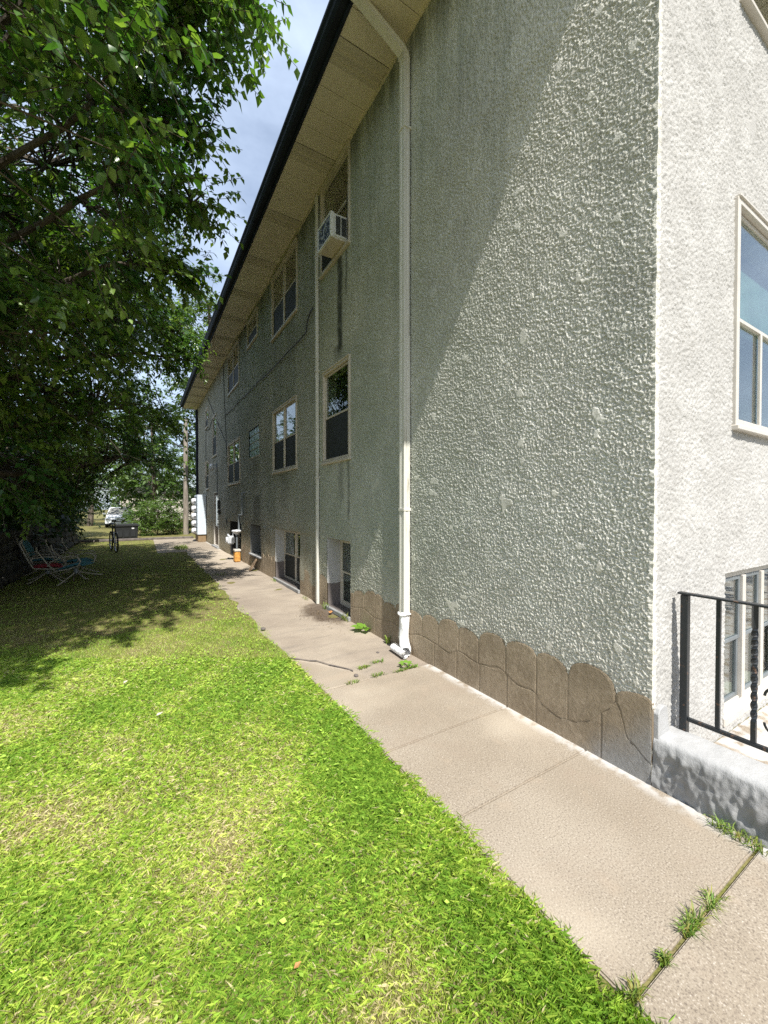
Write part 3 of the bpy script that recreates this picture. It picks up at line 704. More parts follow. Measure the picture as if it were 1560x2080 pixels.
# ---- gas meter set
gm = thing('gas_meter', (2.38, 12.1, 0), 'grey gas pipe and meter with orange base in front of basement window', 'gas meter')
GO = (-2.38, -12.1, 0); GXp = 2.40
def gp_(m, name, mat, **kw): return m.build(name, mat, gm, off=GO, **kw)
gp_(MB().tube([(XW, 11.60, 1.96), (GXp, 11.60, 1.96), (GXp, 11.60, 1.92), (GXp, 11.60, 1.36), (GXp, 11.62, 1.345), (GXp, 12.0, 1.345), (GXp, 12.02, 1.33), (GXp, 12.02, .90)], .032, 8), 'pipe', 'grey_metal', smooth=True)
gp_(MB().lathe([(.0, .045), (.13, .03), (.15, 0), (.13, -.03), (.05, -.07), (.04, -.10)], 14, (GXp - .06, 12.04, .88)), 'regulator', 'meter_white', smooth=True)
gp_(MB().tube([(GXp - .06, 12.04, .80), (GXp - .06, 12.04, .0)], .025, 8), 'riser', 'grey_metal', smooth=True)
gp_(MB().box(GXp - .26, GXp - .06, 12.28, 12.56, .48, .72), 'meter_body', 'pale_metal', bevel=.035, seg=2)
gp_(MB().lathe([(.09, 0), (.09, .06), (.06, .08)], 12, (GXp - .30, 12.42, .60), 'x'), 'dial', 'meter_white')
gp_(MB().tube([(GXp - .10, 12.36, .70), (GXp - .10, 12.36, .80), (GXp - .08, 12.2, .82), (GXp - .06, 12.06, .76)], .022, 7), 'pipe', 'pale_metal', smooth=True)
gp_(MB().tube([(GXp - .20, 12.5, .72), (GXp - .2, 12.62, .74)], .03, 7), 'union', 'pale_metal')
gp_(MB().box(GXp - .14, GXp + .02, 11.92, 12.14, .0, .30), 'base_block', 'orange_paint', bevel=.02)
gp_(MB().box(GXp - .15, GXp + .03, 11.90, 12.15, .30, .36), 'base_cap', 'trim_white', bevel=.01)
# board leaning under the ledge
lb = MB(); lb.add([(2.26, 10.10, .0), (2.29, 10.10, .0), (2.29, 10.24, .0), (2.26, 10.24, .0), (2.46, 10.14, .305), (2.485, 10.14, .305), (2.485, 10.28, .305), (2.46, 10.28, .305)],
    [(0, 1, 2, 3), (4, 7, 6, 5), (0, 4, 5, 1), (1, 5, 6, 2), (2, 6, 7, 3), (3, 7, 4, 0)])
tag(lb.build('wooden_board', 'wood', bevel=.003), 'short weathered wooden board leaning under the basement window ledge', 'board')
# electric meters
em = thing('electric_meter_bank', (2.3, 19.8, 0), 'pale blue cabinet with stacked round white electric meters at far corner', 'meter cabinet')
EO = (-2.3, -19.8, 0)
MB().box(2.10, 2.46, 19.35, 20.5, .33, 2.1).build('cabinet', 'cabinet', em, off=EO, bevel=.012)
MB().box(2.13, 2.46, 19.40, 20.45, 0, .33).build('base', 'brown_base', em, off=EO, bevel=.01)
MB().box(2.09, 2.12, 19.36, 19.38, .8, .86).build('latch', 'black_plastic', em, off=EO)
for i in range(5):
    zz = .50 + i * .33
    mo = MB().lathe([(.12, -.04), (.13, -.05), (.13, -.12), (.115, -.19), (.06, -.22)], 14, (2.10, 19.65, zz), 'x').build('meter', 'meter_white', em, off=EO, smooth=True)
    MB().box(1.95, 2.10, 19.38, 19.40, zz + .14, zz + .17).build('bracket', 'black_plastic', mo)

# ---- window air conditioner
ac = thing('air_conditioner', (2.38, 5.32, 5.30), 'white window air conditioner jutting from the upper window by the thin downspout', 'air conditioner')
AO = (-2.38, -5.32, -5.30)
def ap(m, name, mat, **kw): return m.build(name, mat, ac, off=AO, **kw)
ax0, ax1, ay0, ay1, az0, az1 = 2.235, 2.545, 5.075, 5.555, 5.295, 5.635
ap(MB().box(ax0 + .012, ax1, ay0 + .006, ay1 - .006, az0 + .012, az1 - .006), 'housing', 'appliance_white', bevel=.012, seg=2)
m = MB(); 
for (y0, y1, z0, z1) in ((ay0, ay1, az1 - .03, az1), (ay0, ay1, az0, az0 + .03), (ay0, ay0 + .03, az0 + .03, az1 - .03), (ay1 - .03, ay1, az0 + .03, az1 - .03)): m.box(ax0 - .004, ax0 + .05, y0, y1, z0, z1)
ap(m, 'rear_frame', 'appliance_white', bevel=.003)
ap(MB().box(ax0 + .002, ax0 + .012, ay0 + .03, ay1 - .03, az0 + .03, az1 - .03), 'coil', 'fins')
for i in range(16): ap(MB().box(ax0 - .001, ax0 + .002, ay0 + .035 + i * .026, ay0 + .037 + i * .026, az0 + .03, az1 - .03), 'fin', 'louver')
for s0 in (ax0 + .075, ax0 + .160):
    ap(MB().box(s0, s0 + .07, ay0 + .0015, ay0 + .006, az0 + .05, az1 - .04), 'louver_panel', 'louver')
    for q in range(11): ap(MB().box(s0, s0 + .07, ay0 - .004, ay0 + .002, az0 + .058 + q * .022, az0 + .062 + q * .022), 'louver', 'grey_metal')
ap(MB().box(2.470, 2.484, 5.03, ay0 - .002, 5.285, 5.90), 'dark_filler', 'dark_room')  # near-black panels added to cover the pane's bright reflection beside the unit
ap(MB().box(2.470, 2.484, ay1 + .002, 5.96, 5.285, 5.90), 'dark_filler', 'dark_room')
ap(MB().box(ax0 + .02, ax1, ay0 + .02, ay1 - .02, az0 - .004, az0 + .012), 'base_pan', 'trim')

# ---- plastic drain sleeve on the downspout foot
sl = thing('drain_sleeve', (2.42, 3.57, 0), 'crumpled white plastic sleeve on the foot of the thick downspout', 'drain sleeve')
LO = (-2.42, -3.57, 0)
P_ = [(2.425, 3.57, .46), (2.425, 3.57, .40), (2.425, 3.57, .30), (2.422, 3.57, .18), (2.417, 3.55, .11), (2.40, 3.51, .068), (2.37, 3.465, .055)]
vs_ = []; n = 18
for i, p in enumerate(P_):
    t = Vector(P_[min(i + 1, len(P_) - 1)]) - Vector(P_[max(i - 1, 0)]); t.normalize(); u = Vector((0, 1, 0)); u = (u - t * u.dot(t)).normalized(); w_ = t.cross(u)
    for j in range(n):
        a = 2 * math.pi * j / n; r = (.058 if i else .060) * (1 + .10 * math.sin(3 * a + i * 1.3) + .06 * math.sin(7 * a - i * 2.1)) * (1.06 if i == 1 else 1)
        vs_.append(Vector(p) + u * r * math.cos(a) + w_ * r * .88 * math.sin(a))
fs_ = [(i * n + j, i * n + (j + 1) % n, (i + 1) * n + (j + 1) % n, (i + 1) * n + j) for i in range(len(P_) - 1) for j in range(n)]
MB().add(vs_, fs_).build('sleeve', 'sleeve', sl, off=LO, smooth=True)
m = MB(); vs_ = []; sp = []
for i in range(60):
    a = i / 59 * 2 * math.pi * 3.2; r = .010 + .036 * i / 59; sp.append((r * math.cos(a), r * math.sin(a)))
dr = Vector((.10, 1, 0)).normalized(); up = Vector((0, 0, 1)); sd = dr.cross(up)
c0 = Vector((2.335, 3.44, .048))
for e_ in (-.02, .07, .16, .25):
    for (a, b) in sp: vs_.append(c0 + dr * e_ + sd * a * (1 + .05 * math.sin(e_ * 80)) + up * b)
fs_ = [(q * 60 + i, q * 60 + i + 1, (q + 1) * 60 + i + 1, (q + 1) * 60 + i) for q in range(3) for i in range(59)]
m.add(vs_, fs_).build('rolled_end', 'sleeve', sl, off=LO, smooth=True)
MB().tube([(2.425 + .062 * math.cos(a), 3.57 + .066 * math.sin(a), .435 + .006 * math.sin(3 * a)) for a in np.linspace(0, 2 * math.pi, 24)], .012, 6, False).build('cuff', 'sleeve', sl, off=LO, smooth=True)
# ================================================================== VEGETATION
def unit(v): return v / np.maximum(np.linalg.norm(v, axis=-1, keepdims=True), 1e-9)
LEAF6 = (np.array([(0, 0, 0), (.28, .40, .05), (.66, .30, .03), (1, 0, -.10), (.66, -.30, .03), (.28, -.40, .05), (.48, 0, -.05)]),
         np.array([(0, 1, 6), (1, 2, 6), (2, 3, 6), (3, 4, 6), (4, 5, 6), (5, 0, 6)]))
LEAF4 = (np.array([(0, 0, 0), (.36, .41, .05), (1, 0, -.10), (.36, -.41, .05), (.45, 0, -.05)]), np.array([(0, 1, 4), (1, 2, 4), (2, 3, 4), (3, 0, 4)]))
LEAF2 = (np.array([(0, 0, 0), (.42, .34, .06), (1, 0, -.06), (.42, -.34, .06)]), np.array([(0, 1, 2), (0, 2, 3)]))
def leaves_mesh(name, P, D, N, L, W, C, tmpl):
    """P base, D along leaf, N normal, L length, W width ratio, C colour (n,3)"""
    T, TF = tmpl; D = unit(D); S = unit(np.cross(N, D)); U = np.cross(D, S)
    V = P[:, None] + D[:, None] * (T[None, :, 0:1] * L[:, None, None]) + S[:, None] * (T[None, :, 1:2] * (L * W)[:, None, None]) + U[:, None] * (T[None, :, 2:3] * L[:, None, None])
    n, kv = len(P), len(T)
    F = (TF[None] + (np.arange(n) * kv)[:, None, None]).reshape(-1, 3)
    me = fast_mesh(name, V.reshape(-1, 3), F); vcol(me, np.repeat(C, kv, 0)); return me
def twigs_mesh(name, A, B, r0, r1):
    """many 3-sided sticks, A->M->B bowed"""
    n = len(A); Dv = unit(B - A); up = np.tile((0., 0, 1), (n, 1)); S = unit(np.cross(Dv, up + 1e-3)); U = np.cross(S, Dv)
    Mid = (A + B) / 2 + up * (np.linalg.norm(B - A, axis=1) * .07)[:, None]
    V = np.zeros((n, 3, 3, 3))
    seg_ = 2 if n < 9000 else 1
    for i, (p, r) in enumerate(((A, r0), (Mid if seg_ == 2 else B, (r0 + r1) / 2), (B, r1))):
        for j in range(3):
            a = 2 * math.pi * j / 3; V[:, i, j] = p + (S * math.cos(a) + U * math.sin(a)) * (r[:, None] if hasattr(r, 'shape') else r)
    f = [(i * 3 + j, i * 3 + (j + 1) % 3, (i + 1) * 3 + (j + 1) % 3, (i + 1) * 3 + j) for i in range(seg_) for j in range(3)]
    F = (np.array(f)[None] + (np.arange(n) * 9)[:, None, None]).reshape(-1, 4)
    return fast_mesh(name, V.reshape(-1, 3), F)

def tree(name, base, limbs, centers, label, cat='tree', group=None, ntw=4, nlf=9, twl=.5, leaf=.12, lw=.8, cols=None, droop=.6, tmpl=LEAF6, trunk_r=.2, seed=1, mat='leaf', barkm='bark', bare=None, spread=1.0, pick=0):
    """limbs: list of polylines [(x,y,z)..] in world; centers: (n,3) leaf-clump centres"""
    g = np.random.default_rng(seed); root = thing(name, base, label, cat, group); off = tuple(-q for q in base)
    m = MB(); sk = []
    for li, pl in enumerate(limbs):
        pts = [Vector(p) for p in pl]; P_ = []
        for a, b in zip(pts, pts[1:]):
            for t in np.linspace(0, 1, 5)[:-1]: P_.append(a.lerp(b, t) + Vector(g.normal(0, .03, 3)) * min(1, (b - a).length * .4))
        P_.append(pts[-1]); r0 = trunk_r if li == 0 else trunk_r * .24
        m.tube(P_, r0, 7, r1=max(.012, r0 * (.45 if li == 0 else .12))); sk += [tuple(p) for p in P_]
    m.build('trunk', barkm, root, smooth=True, off=off)
    SK = np.array(sk); C_ = np.asarray(centers, float)
    near = np.argmin(((C_[:, None] - SK[None]) ** 2).sum(-1) + .8 * np.maximum(0, SK[None, :, 2] - C_[:, None, 2]) ** 2, 1)
    o = new_obj('branches', twigs_mesh('branches', SK[near], C_, .02, .006), barkm, root); o.location = off; o['kind'] = 'stuff'
    n = len(C_); out = unit(C_ - SK[near] + g.normal(0, .15, (n, 3)))
    TD = unit(out[:, None] * .7 + g.normal(0, .65, (n, ntw, 3)) * (1, 1, .55)); TL = twl * g.uniform(.6, 1.25, (n, ntw, 1))
    TA = np.repeat(C_[:, None], ntw, 1) + g.normal(0, .08 * spread, (n, ntw, 3)); TB = TA + TD * TL; TB[..., 2] -= TL[..., 0] * .25
    TA = TA.reshape(-1, 3); TB = TB.reshape(-1, 3); TDf = TD.reshape(-1, 3)
    o = new_obj('twigs', twigs_mesh('twigs', TA, TB, .0045, .002), barkm, root); o.location = off; o['kind'] = 'stuff'
    k_ = len(TA); t = (np.arange(nlf)[None] + g.uniform(0, .9, (k_, nlf))) / nlf * .95 + .05
    P = TA[:, None] + (TB - TA)[:, None] * t[..., None] + np.array((0, 0, 1.)) * (.28 * t * (1 - t) * np.linalg.norm(TB - TA, axis=1)[:, None])[..., None]
    sgn = np.where(np.arange(nlf) % 2, 1, -1)[None, :, None]
    side = unit(np.cross(TDf, np.tile((0., 0, 1), (k_, 1))) + 1e-4)
    D = TDf[:, None] * .45 + side[:, None] * sgn * .75 + g.normal(0, .28, (k_, nlf, 3)) - np.array((0, 0, 1.)) * (droop * g.uniform(.4, 1.3, (k_, nlf, 1)))
    N = np.array((0, -.15, 1.)) + g.normal(0, .42, (k_, nlf, 3))
    L = leaf * g.uniform(.55, 1.2, (k_, nlf))
    cl = np.array(cols if cols is not None else [(.035, .085, .018), (.055, .12, .022), (.09, .165, .03)])
    q = g.random((k_, nlf, 1)) ** 1.3; cA = cl[g.integers(0, len(cl), n)]; cA = np.repeat(cA, ntw, 0)[:, None]
    C = cA * (.75 + .5 * q)
    P, D, N, C, L = P.reshape(-1, 3), D.reshape(-1, 3), N.reshape(-1, 3), C.reshape(-1, 3), L.ravel()
    if pick:                                                    # the leaves that show largest are leaves of their own
        dep = P[:, 0] * math.sin(YAW) + P[:, 1] * math.cos(YAW); lat = (P[:, 0] * math.cos(YAW) - P[:, 1] * math.sin(YAW)) / np.maximum(dep, .1); up_ = (P[:, 2] - 1.6) / np.maximum(dep, .1)
        okv = (dep > .5) & (np.abs(lat) < .95) & (up_ < 1.27); rank = np.where(okv, L / np.maximum(dep, .1), 0); idx = np.argsort(-rank)[:pick]
        T, TF = LEAF6; pm_ = []
        for q_ in range(4):
            me = fast_mesh('leaf', T * np.array((1, lw, 1)), TF); vcol(me, np.tile(cl[q_ % len(cl)], (len(T), 1))); me.materials.append(M[mat]); pm_.append(me)
        Dn = unit(D[idx]); Sn = unit(np.cross(N[idx], Dn)); Un = np.cross(Dn, Sn)
        for q_, ii in enumerate(idx):
            lo_ = bpy.data.objects.new('leaf', pm_[q_ % 4]); col.objects.link(lo_); lo_.parent = root; l_ = float(L[ii])
            mt = Matrix(((Dn[q_][0] * l_, Sn[q_][0] * l_, Un[q_][0] * l_, P[ii][0] + off[0]), (Dn[q_][1] * l_, Sn[q_][1] * l_, Un[q_][1] * l_, P[ii][1] + off[1]), (Dn[q_][2] * l_, Sn[q_][2] * l_, Un[q_][2] * l_, P[ii][2] + off[2]), (0, 0, 0, 1)))
            lo_.matrix_basis = mt
        rest = np.ones(len(P), bool); rest[idx] = False; P, D, N, C, L = P[rest], D[rest], N[rest], C[rest], L[rest]
    dc = np.linalg.norm(P - np.array((0, 0, 1.6)), axis=1) < 5.6
    fa = np.linalg.norm(P - np.array((0, 0, 1.6)), axis=1) > 9.5
    for sel, tm in ((dc, LEAF6), (~dc & ~fa, tmpl), (fa, LEAF2)):                  # rounder leaves on the nearest boughs
        if sel.sum():
            me = leaves_mesh('leaves', P[sel], D[sel], N[sel], L[sel], np.full(sel.sum(), lw), C[sel], tm)
            o = new_obj('crown', me, mat, root); o.location = off; o['kind'] = 'stuff'
    if bare is not None:
        mb = MB()
        for pl, r0 in bare: mb.tube(pl, r0, 5, r1=.002)
        mb.build('bare_branches', 'bark', root, off=off)['kind'] = 'stuff'
    return root

# ---- the mulberry that hangs over the lawn
def xmax(z): return .0 + .145 * (z - 2.5)
def shade_edge(xs): return np.interp(xs, [-6, -3, -1, -.4, .2, 1.1, 1.6, 2.4], [3.6, 3.9, 4.6, 5.2, 6.3, 8.2, 10.6, 11.8])
g = np.random.default_rng(3); C0 = []
lump = gnoise((64, 64), 3, 99)
while len(C0) < 2600:
    q = g.uniform((-6.5, -1.8, 1.5), (1.8, 14.5, 10.5), (4000, 3)); x_, y_, z_ = q.T
    hn = .35 * np.sin(1.7 * y_ + 1.3 * z_) + .28 * np.sin(2.9 * z_ - 1.1 * y_ + 2) + .2 * np.sin(5.1 * y_ + 2.2 * z_)
    ok = (x_ < xmax(z_) - .28 + .42 * hn)
    ok &= (y_ + .704 * z_ > shade_edge(x_ + .114 * z_) + .25 + .25 * np.sin(3 * x_))
    ok &= z_ > np.interp(y_, [-2, 1, 4, 7, 9, 14], [6, 5.2, 4.2, 2.9, 2.3, 2.1]) + .3 * np.sin(2.3 * x_ + y_) - .6 * ((x_ < -1.3) & (y_ > 8)) + np.clip(x_ + 1.2, 0, 2) * .55
    ok &= z_ < 10.2 - .06 * (x_ + 3) ** 2 - .028 * (y_ - 7) ** 2
    dd = x_ * .519 + y_ * .8547
    ok &= (x_ ** 2 + y_ ** 2 + (z_ - 1.6) ** 2) > 3.2 ** 2
    ok &= (x_ > -.32 * np.maximum(dd, 0) - 2.6)
    ok &= (y_ > 3.6) | (x_ < -1.9) | (g.random(len(x_)) < .36)  # near canopy thinned to let sun in; dense unseen left side blocks sky
    ok &= (y_ < 6.5) | (z_ < 8) | (g.random(len(x_)) < .5)
    # hollows between the boughs
    ok &= (np.sin(1.9 * x_ + .6) * np.sin(1.4 * y_ + 1.0) * np.sin(1.7 * z_) > -.30)
    C0 += q[ok].tolist()
C0 = np.array(C0[:2600])
# individual boughs that reach out past the outline: (start, tip)
def bough(a, b, n, r):
    a, b = np.array(a), np.array(b); t = g.uniform(.05, 1, (n, 1)) ** .8
    p = a + (b - a) * t + np.array((0, 0, 1.)) * (.25 * np.linalg.norm(b - a) * t * (1 - t)) + g.normal(0, r, (n, 3)) * (1.1 - .75 * t); return p
BO_ = [((-.5, 5.0, 7.2), (1.22, 5.0, 7.55)), ((-.4, 4.8, 6.9), (1.15, 4.6, 7.25)), ((-.5, 5.0, 6.4), (1.0, 5.15, 6.95)), ((-.4, 5.4, 6.0), (.72, 5.65, 6.4)), ((-.3, 5.9, 5.5), (.80, 6.2, 5.85)), ((-.3, 6.8, 5.0), (.70, 7.1, 5.35)),
       ((-.1, 9.2, 5.2), (1.05, 10.4, 5.5)), ((-.2, 9.6, 4.7), (1.15, 10.3, 5.0)), ((-.4, 10.8, 3.8), (.80, 12.2, 3.85)), ((-.5, 12.8, 2.9), (.9, 14.3, 2.9))]
BC = [bough(a, b, 26, .17) for a, b in BO_]
C0 = np.vstack([C0] + BC)
TB_ = (-3.3, 8.2, -.02)
limbs = [[TB_, (-3.25, 8.1, 1.2), (-3.0, 7.8, 2.6), (-2.8, 7.5, 4.2), (-2.6, 7.3, 7.0), (-2.5, 7.2, 9.4)]]
for a, b in BO_: limbs.append([(-2.9, 7.7, max(2.2, a[2] - 2.6)), ((a[0] - 2.9) / 2, (a[1] + 7.7) / 2, a[2] - .7), a, tuple(np.array(a) * .15 + np.array(b) * .85)])
for t in ((-1.2, 3.2, 6.4), (-3.2, 3.2, 6.2), (-2.0, 4.6, 4.8), (-.6, 9.6, 3.6), (-1.0, 12.5, 4.0), (-3.2, 12, 4.5), (-4.8, 9, 5.0), (-.7, 8.6, 8.2), (-1.4, 5.4, 8.8), (-.8, 11.6, 6.5)):
    limbs.append([(-2.9, 7.7, 2.4 + .25 * random.random()), ((t[0] - 2.9) / 2, (t[1] + 7.7) / 2, (t[2] + 3.2) / 2 + .3), t])
bare = []
for i in range(11):
    s0 = Vector((random.uniform(-2.4, -.6), random.uniform(6.2, 9.5), random.uniform(2.8, 3.6))); d = Vector((random.uniform(.2, .9), random.uniform(-.5, .5), random.uniform(-.35, .05)))
    ln = random.uniform(.6, 1.7); pl = [s0 + d * (ln * t) + Vector((0, 0, -.28 * ln * t * t)) + Vector((random.gauss(0, .02), random.gauss(0, .02), random.gauss(0, .02))) for t in (0, .25, .5, .75, 1)]
    bare.append((pl, .006)); 
    for q in range(3):
        a = pl[1 + q]; d2 = (d + Vector((random.gauss(0, .5), random.gauss(0, .5), -.3))) * .35; bare.append(([a, a + d2 * .5, a + d2 + Vector((0, 0, -.08))], .004))
tree('mulberry_tree', TB_, limbs, C0, 'large leafy mulberry tree overhanging the left of the lawn', ntw=4, nlf=11, twl=.50, leaf=.115, lw=.80, droop=.75, trunk_r=.24, seed=5, bare=bare, tmpl=LEAF4, pick=300,
     cols=[(.050, .135, .024), (.085, .185, .032), (.135, .245, .042), (.19, .30, .060)])

# ---- feathery ash bough low on the left
ash_c = np.vstack([bough((-4.0, 6.8, 3.2), (-.75, 5.9, 3.55), 55, .16), bough((-3.8, 6.2, 3.6), (-1.3, 5.3, 3.85), 45, .16)])
tree('ash_sapling', (-4.2, 7.2, -.02), [[(-4.2, 7.2, -.02), (-4.15, 7.1, 1.8), (-4.0, 6.8, 3.2)], [(-4.0, 6.8, 3.0), (-2.4, 6.3, 3.45), (-1.0, 5.95, 3.55)], [(-4.0, 6.8, 3.2), (-2.6, 5.9, 3.8), (-1.5, 5.4, 3.85)]], ash_c,
     'young ash tree whose feathery bough pokes out low at left', ntw=4, nlf=11, twl=.42, leaf=.085, lw=.5, droop=.25, trunk_r=.05, seed=8, cols=[(.07, .145, .04), (.09, .17, .045)])

# ---- dark trees beyond the stone wall
def blob(c, r, n, seed, flat=.0):
    gg = np.random.default_rng(seed); d = unit(gg.normal(0, 1, (n, 3))); rad = gg.uniform(.35, 1, (n, 1)) ** .5
    wob = 1 + .22 * np.sin(3 * d[:, :1] * 2 + seed) + .18 * np.sin(7 * d[:, 1:2] + seed * 2) * np.sin(5 * d[:, 2:3])
    return np.array(c) + d * rad * np.array(r) * wob
for i, (c, r, n) in enumerate((((-5.9, 8.0, 3.4), (2.7, 4.4, 3.6), 420), ((-4.2, 14.2, 2.2), (2.1, 2.2, 2.3), 280), ((-3.9, 18.0, 2.3), (2.0, 2.2, 2.4), 280), ((-3.6, 21.5, 2.2), (1.9, 2.2, 2.5), 280), ((-3.9, 25.0, 3.6), (1.8, 2.0, 3.6), 200))):  # first crown, mostly out of view, enlarged to block sky from the lawn
    b = (c[0], c[1], -.02)
    tree('understory_tree', b, [[b, (c[0], c[1], c[2] * .5), (c[0] + .1, c[1] - .1, c[2] + r[2] * .6)], [(c[0], c[1], c[2] * .5), (c[0] + r[0] * .6, c[1] - .8, c[2])], [(c[0], c[1], c[2] * .6), (c[0] + r[0] * .4, c[1] + 1, c[2] + .5)]],
         blob(c, r, n, 60 + i), ('dense dark tree in shade behind the left stone wall' if 0 else ('dense dark tree behind the stone wall at the left picture edge', 'dense dark tree over the stone wall, above the patio chairs', 'dense dark tree over the far part of the stone wall', 'dense dark tree at the far end of the stone wall, by the bicycle', 'tall dark tree standing left of the white car')[i]), group='shaded trees along the left boundary', ntw=4, nlf=9, twl=.6, leaf=.20, lw=.72, tmpl=LEAF2, droop=.5, trunk_r=.11, seed=20 + i, cols=[(.022, .055, .014), (.035, .075, .018)])
# ---- far trees behind the yard
FAR = [((.6, 33, 5.2), (3.2, 3.0, 4.6), 260, 'tall yellow-green tree behind the utility pole', [(.10, .17, .035), (.075, .14, .03)]),
       ((4.2, 31, 12.0), (3.6, 3.4, 5.6), 260, 'tall pale green tree rising behind the far end of the roof', [(.11, .18, .04), (.085, .15, .035)]),
       ((-3.6, 40, 6.5), (4.5, 3.5, 5.5), 220, 'broad dark green tree behind the white car', [(.05, .10, .022), (.07, .125, .03)]),
       ((-11, 48, 5.0), (6.5, 4, 5.2), 260, 'wide green tree far behind at the left of the white car', [(.05, .10, .022), (.07, .125, .03)]),
       ((-1.5, 56, 4.2), (6.5, 4, 4.4), 260, 'low green tree far beyond, straight behind the white car', [(.06, .11, .03), (.08, .14, .035)]),
       ((6.5, 44, 5.0), (6.0, 4.0, 5.0), 240, 'hazy green tree at the far right end of the yard', [(.09, .15, .05), (.07, .12, .04)])]
for i, (c, r, n, lb, cc) in enumerate(FAR):
    b = (c[0], c[1], -.02)
    tree('far_tree', b, [[b, (c[0] + .2, c[1], c[2] * .6), (c[0], c[1], c[2] + r[2] * .7)], [(c[0], c[1], c[2] * .6), (c[0] - r[0] * .7, c[1], c[2] + 1)], [(c[0], c[1], c[2] * .7), (c[0] + r[0] * .7, c[1] - 1, c[2] + 1.5)]],
         blob(c, r, n, 90 + i), lb, ntw=5, nlf=8, twl=.9, leaf=.30, lw=.75, tmpl=LEAF2, droop=.5, trunk_r=.22, seed=40 + i, cols=cc)
# ---- sunlit bushes by the pole
for i, (c, r, n, lb) in enumerate((((.75, 25.4, .95), (.95, .8, .95), 120, 'sunlit bright green sumac bush left of the utility pole'), ((1.55, 25.9, .55), (.55, .6, .65), 70, 'low sunlit bush at the foot of the utility pole'),
                                   ((-.05, 25.6, .65), (.6, .6, .75), 70, 'small green bush between the storage box and the sumac bush'), ((2.9, 26.6, 1.1), (.8, .8, 1.3), 90, 'dark bush right of the utility pole'))):
    b = (c[0], c[1], -.02)
    tree('bush', b, [[b, (c[0], c[1], c[2])], [b, (c[0] + r[0] * .5, c[1], c[2])], [b, (c[0] - r[0] * .5, c[1], c[2])]], blob(c, r, n, 130 + i) * np.array((1, 1, 1)) + np.array((0, 0, .1)), lb, 'bush',
         ntw=4, nlf=9, twl=.42, leaf=.13, lw=.5, tmpl=LEAF2, droop=.35, trunk_r=.03, seed=60 + i, cols=[(.13, .22, .04), (.09, .17, .03)] if i != 3 else [(.05, .10, .02)])

# ---- tree across the street behind the viewer (seen in the front window glass)
c = (9.5, -9.5, 6.5); b = (c[0], c[1], -.02)
tree('street_tree', b, [[b, (c[0], c[1], 3.5), (c[0], c[1], 9)], [(c[0], c[1], 3.4), (c[0] - 2.5, c[1], 6.5)], [(c[0], c[1], 3.6), (c[0] + 2.5, c[1], 7)]], blob(c, (4.2, 3.4, 4.4), 260, 200),
     'street tree reflected in the front window panes', ntw=4, nlf=8, twl=.9, leaf=.34, lw=.75, tmpl=LEAF2, trunk_r=.25, seed=80)

# ---- lawn
g = np.random.default_rng(17)
def lawn_points(n, xr, yr, keep): 
    x_ = g.uniform(*xr, n); y_ = g.uniform(*yr, n); k_ = keep(x_, y_, g.random(n)); return x_[k_], y_[k_]
def edge_x(y_): return 1.335 + .022 * np.sin(5.2 * y_) + .018 * np.sin(13.7 * y_ + 1) + .012 * np.sin(31 * y_) - np.clip((y_ - 12) * .06, 0, 3)
def dens(d): return np.minimum(15000, 62000 / np.maximum(d, .5) ** 1.5)
def keep(x_, y_, r_):
    d = x_ * .519 + y_ * .8547
    return (x_ < edge_x(y_) + np.abs(g.normal(0, .016, len(x_)))) & (d > .75) & (x_ > -.32 * d - 1.3) & (r_ * 15000 < dens(d)) & (y_ < 21.5)
xa0, ya0 = lawn_points(220000, (-1.7, 1.42), (.35, 2.4), lambda x_, y_, r_: (x_ < edge_x(y_) + np.abs(g.normal(0, .016, len(x_)))) & (x_ * .519 + y_ * .8547 > .75) & (x_ > -.32 * (x_ * .519 + y_ * .8547) - .7))
xa1, ya1 = lawn_points(360000, (-4, 1.45), (2.4, 6), lambda x_, y_, r_: keep(x_, y_, r_ * .72))
xa2, ya2 = lawn_points(1000000, (-8, 1.45), (6, 21.5), keep)
GXp_, GYp_ = np.concatenate([xa0, xa1, xa2]), np.concatenate([ya0, ya1, ya2])
nG = len(GXp_); dG = GXp_ * .519 + GYp_ * .8547
def bn(x_, y_, s, ph): return (np.sin(x_ * s + ph) * np.sin(y_ * s * 1.13 + 2 * ph) + .6 * np.sin(x_ * s * 2.3 - y_ * s * 1.7 + ph) + .4 * np.sin(x_ * s * 4.1 + y_ * s * 3.3))
dry = bn(GXp_, GYp_, 2.1, 1.0) * .5 + bn(GXp_, GYp_, 5.7, 2.5) * .3
def spot(x0, y0, rx, ry): return np.exp(-((GXp_ - x0) / rx) ** 2 - ((GYp_ - y0) / ry) ** 2)
dry += 1.25 * spot(.33, 2.05, .11, .22) + 1.2 * spot(.62, 1.05, .22, .18) + .8 * spot(-.35, 2.6, .35, .2) + .9 * spot(-.05, 1.3, .3, .12) - 1.0 * spot(1.1, 1.6, .22, 1.5) - .6 * spot(1.0, 3.6, .4, 1.2)
dry += .10 * np.exp(-((GYp_ - 1.2) / 1.1) ** 2) * (GXp_ < .95)
dryf = 1 / (1 + np.exp(-(dry - .75 + g.normal(0, .55, nG)) * 3.0))
pal = np.array([(.19, .34, .04), (.31, .47, .06), (.45, .57, .09), (.57, .64, .15)])
C = pal[np.clip((g.random(nG) * 2.6 + np.clip(dry, -1, 1.4) + .5).astype(int), 0, 3)] * g.uniform(.7, 1.25, (nG, 1))
straw = np.array((.62, .54, .31)) * g.uniform(.7, 1.2, (nG, 1)); C = np.where((g.random(nG) < dryf * .75)[:, None], straw, C)
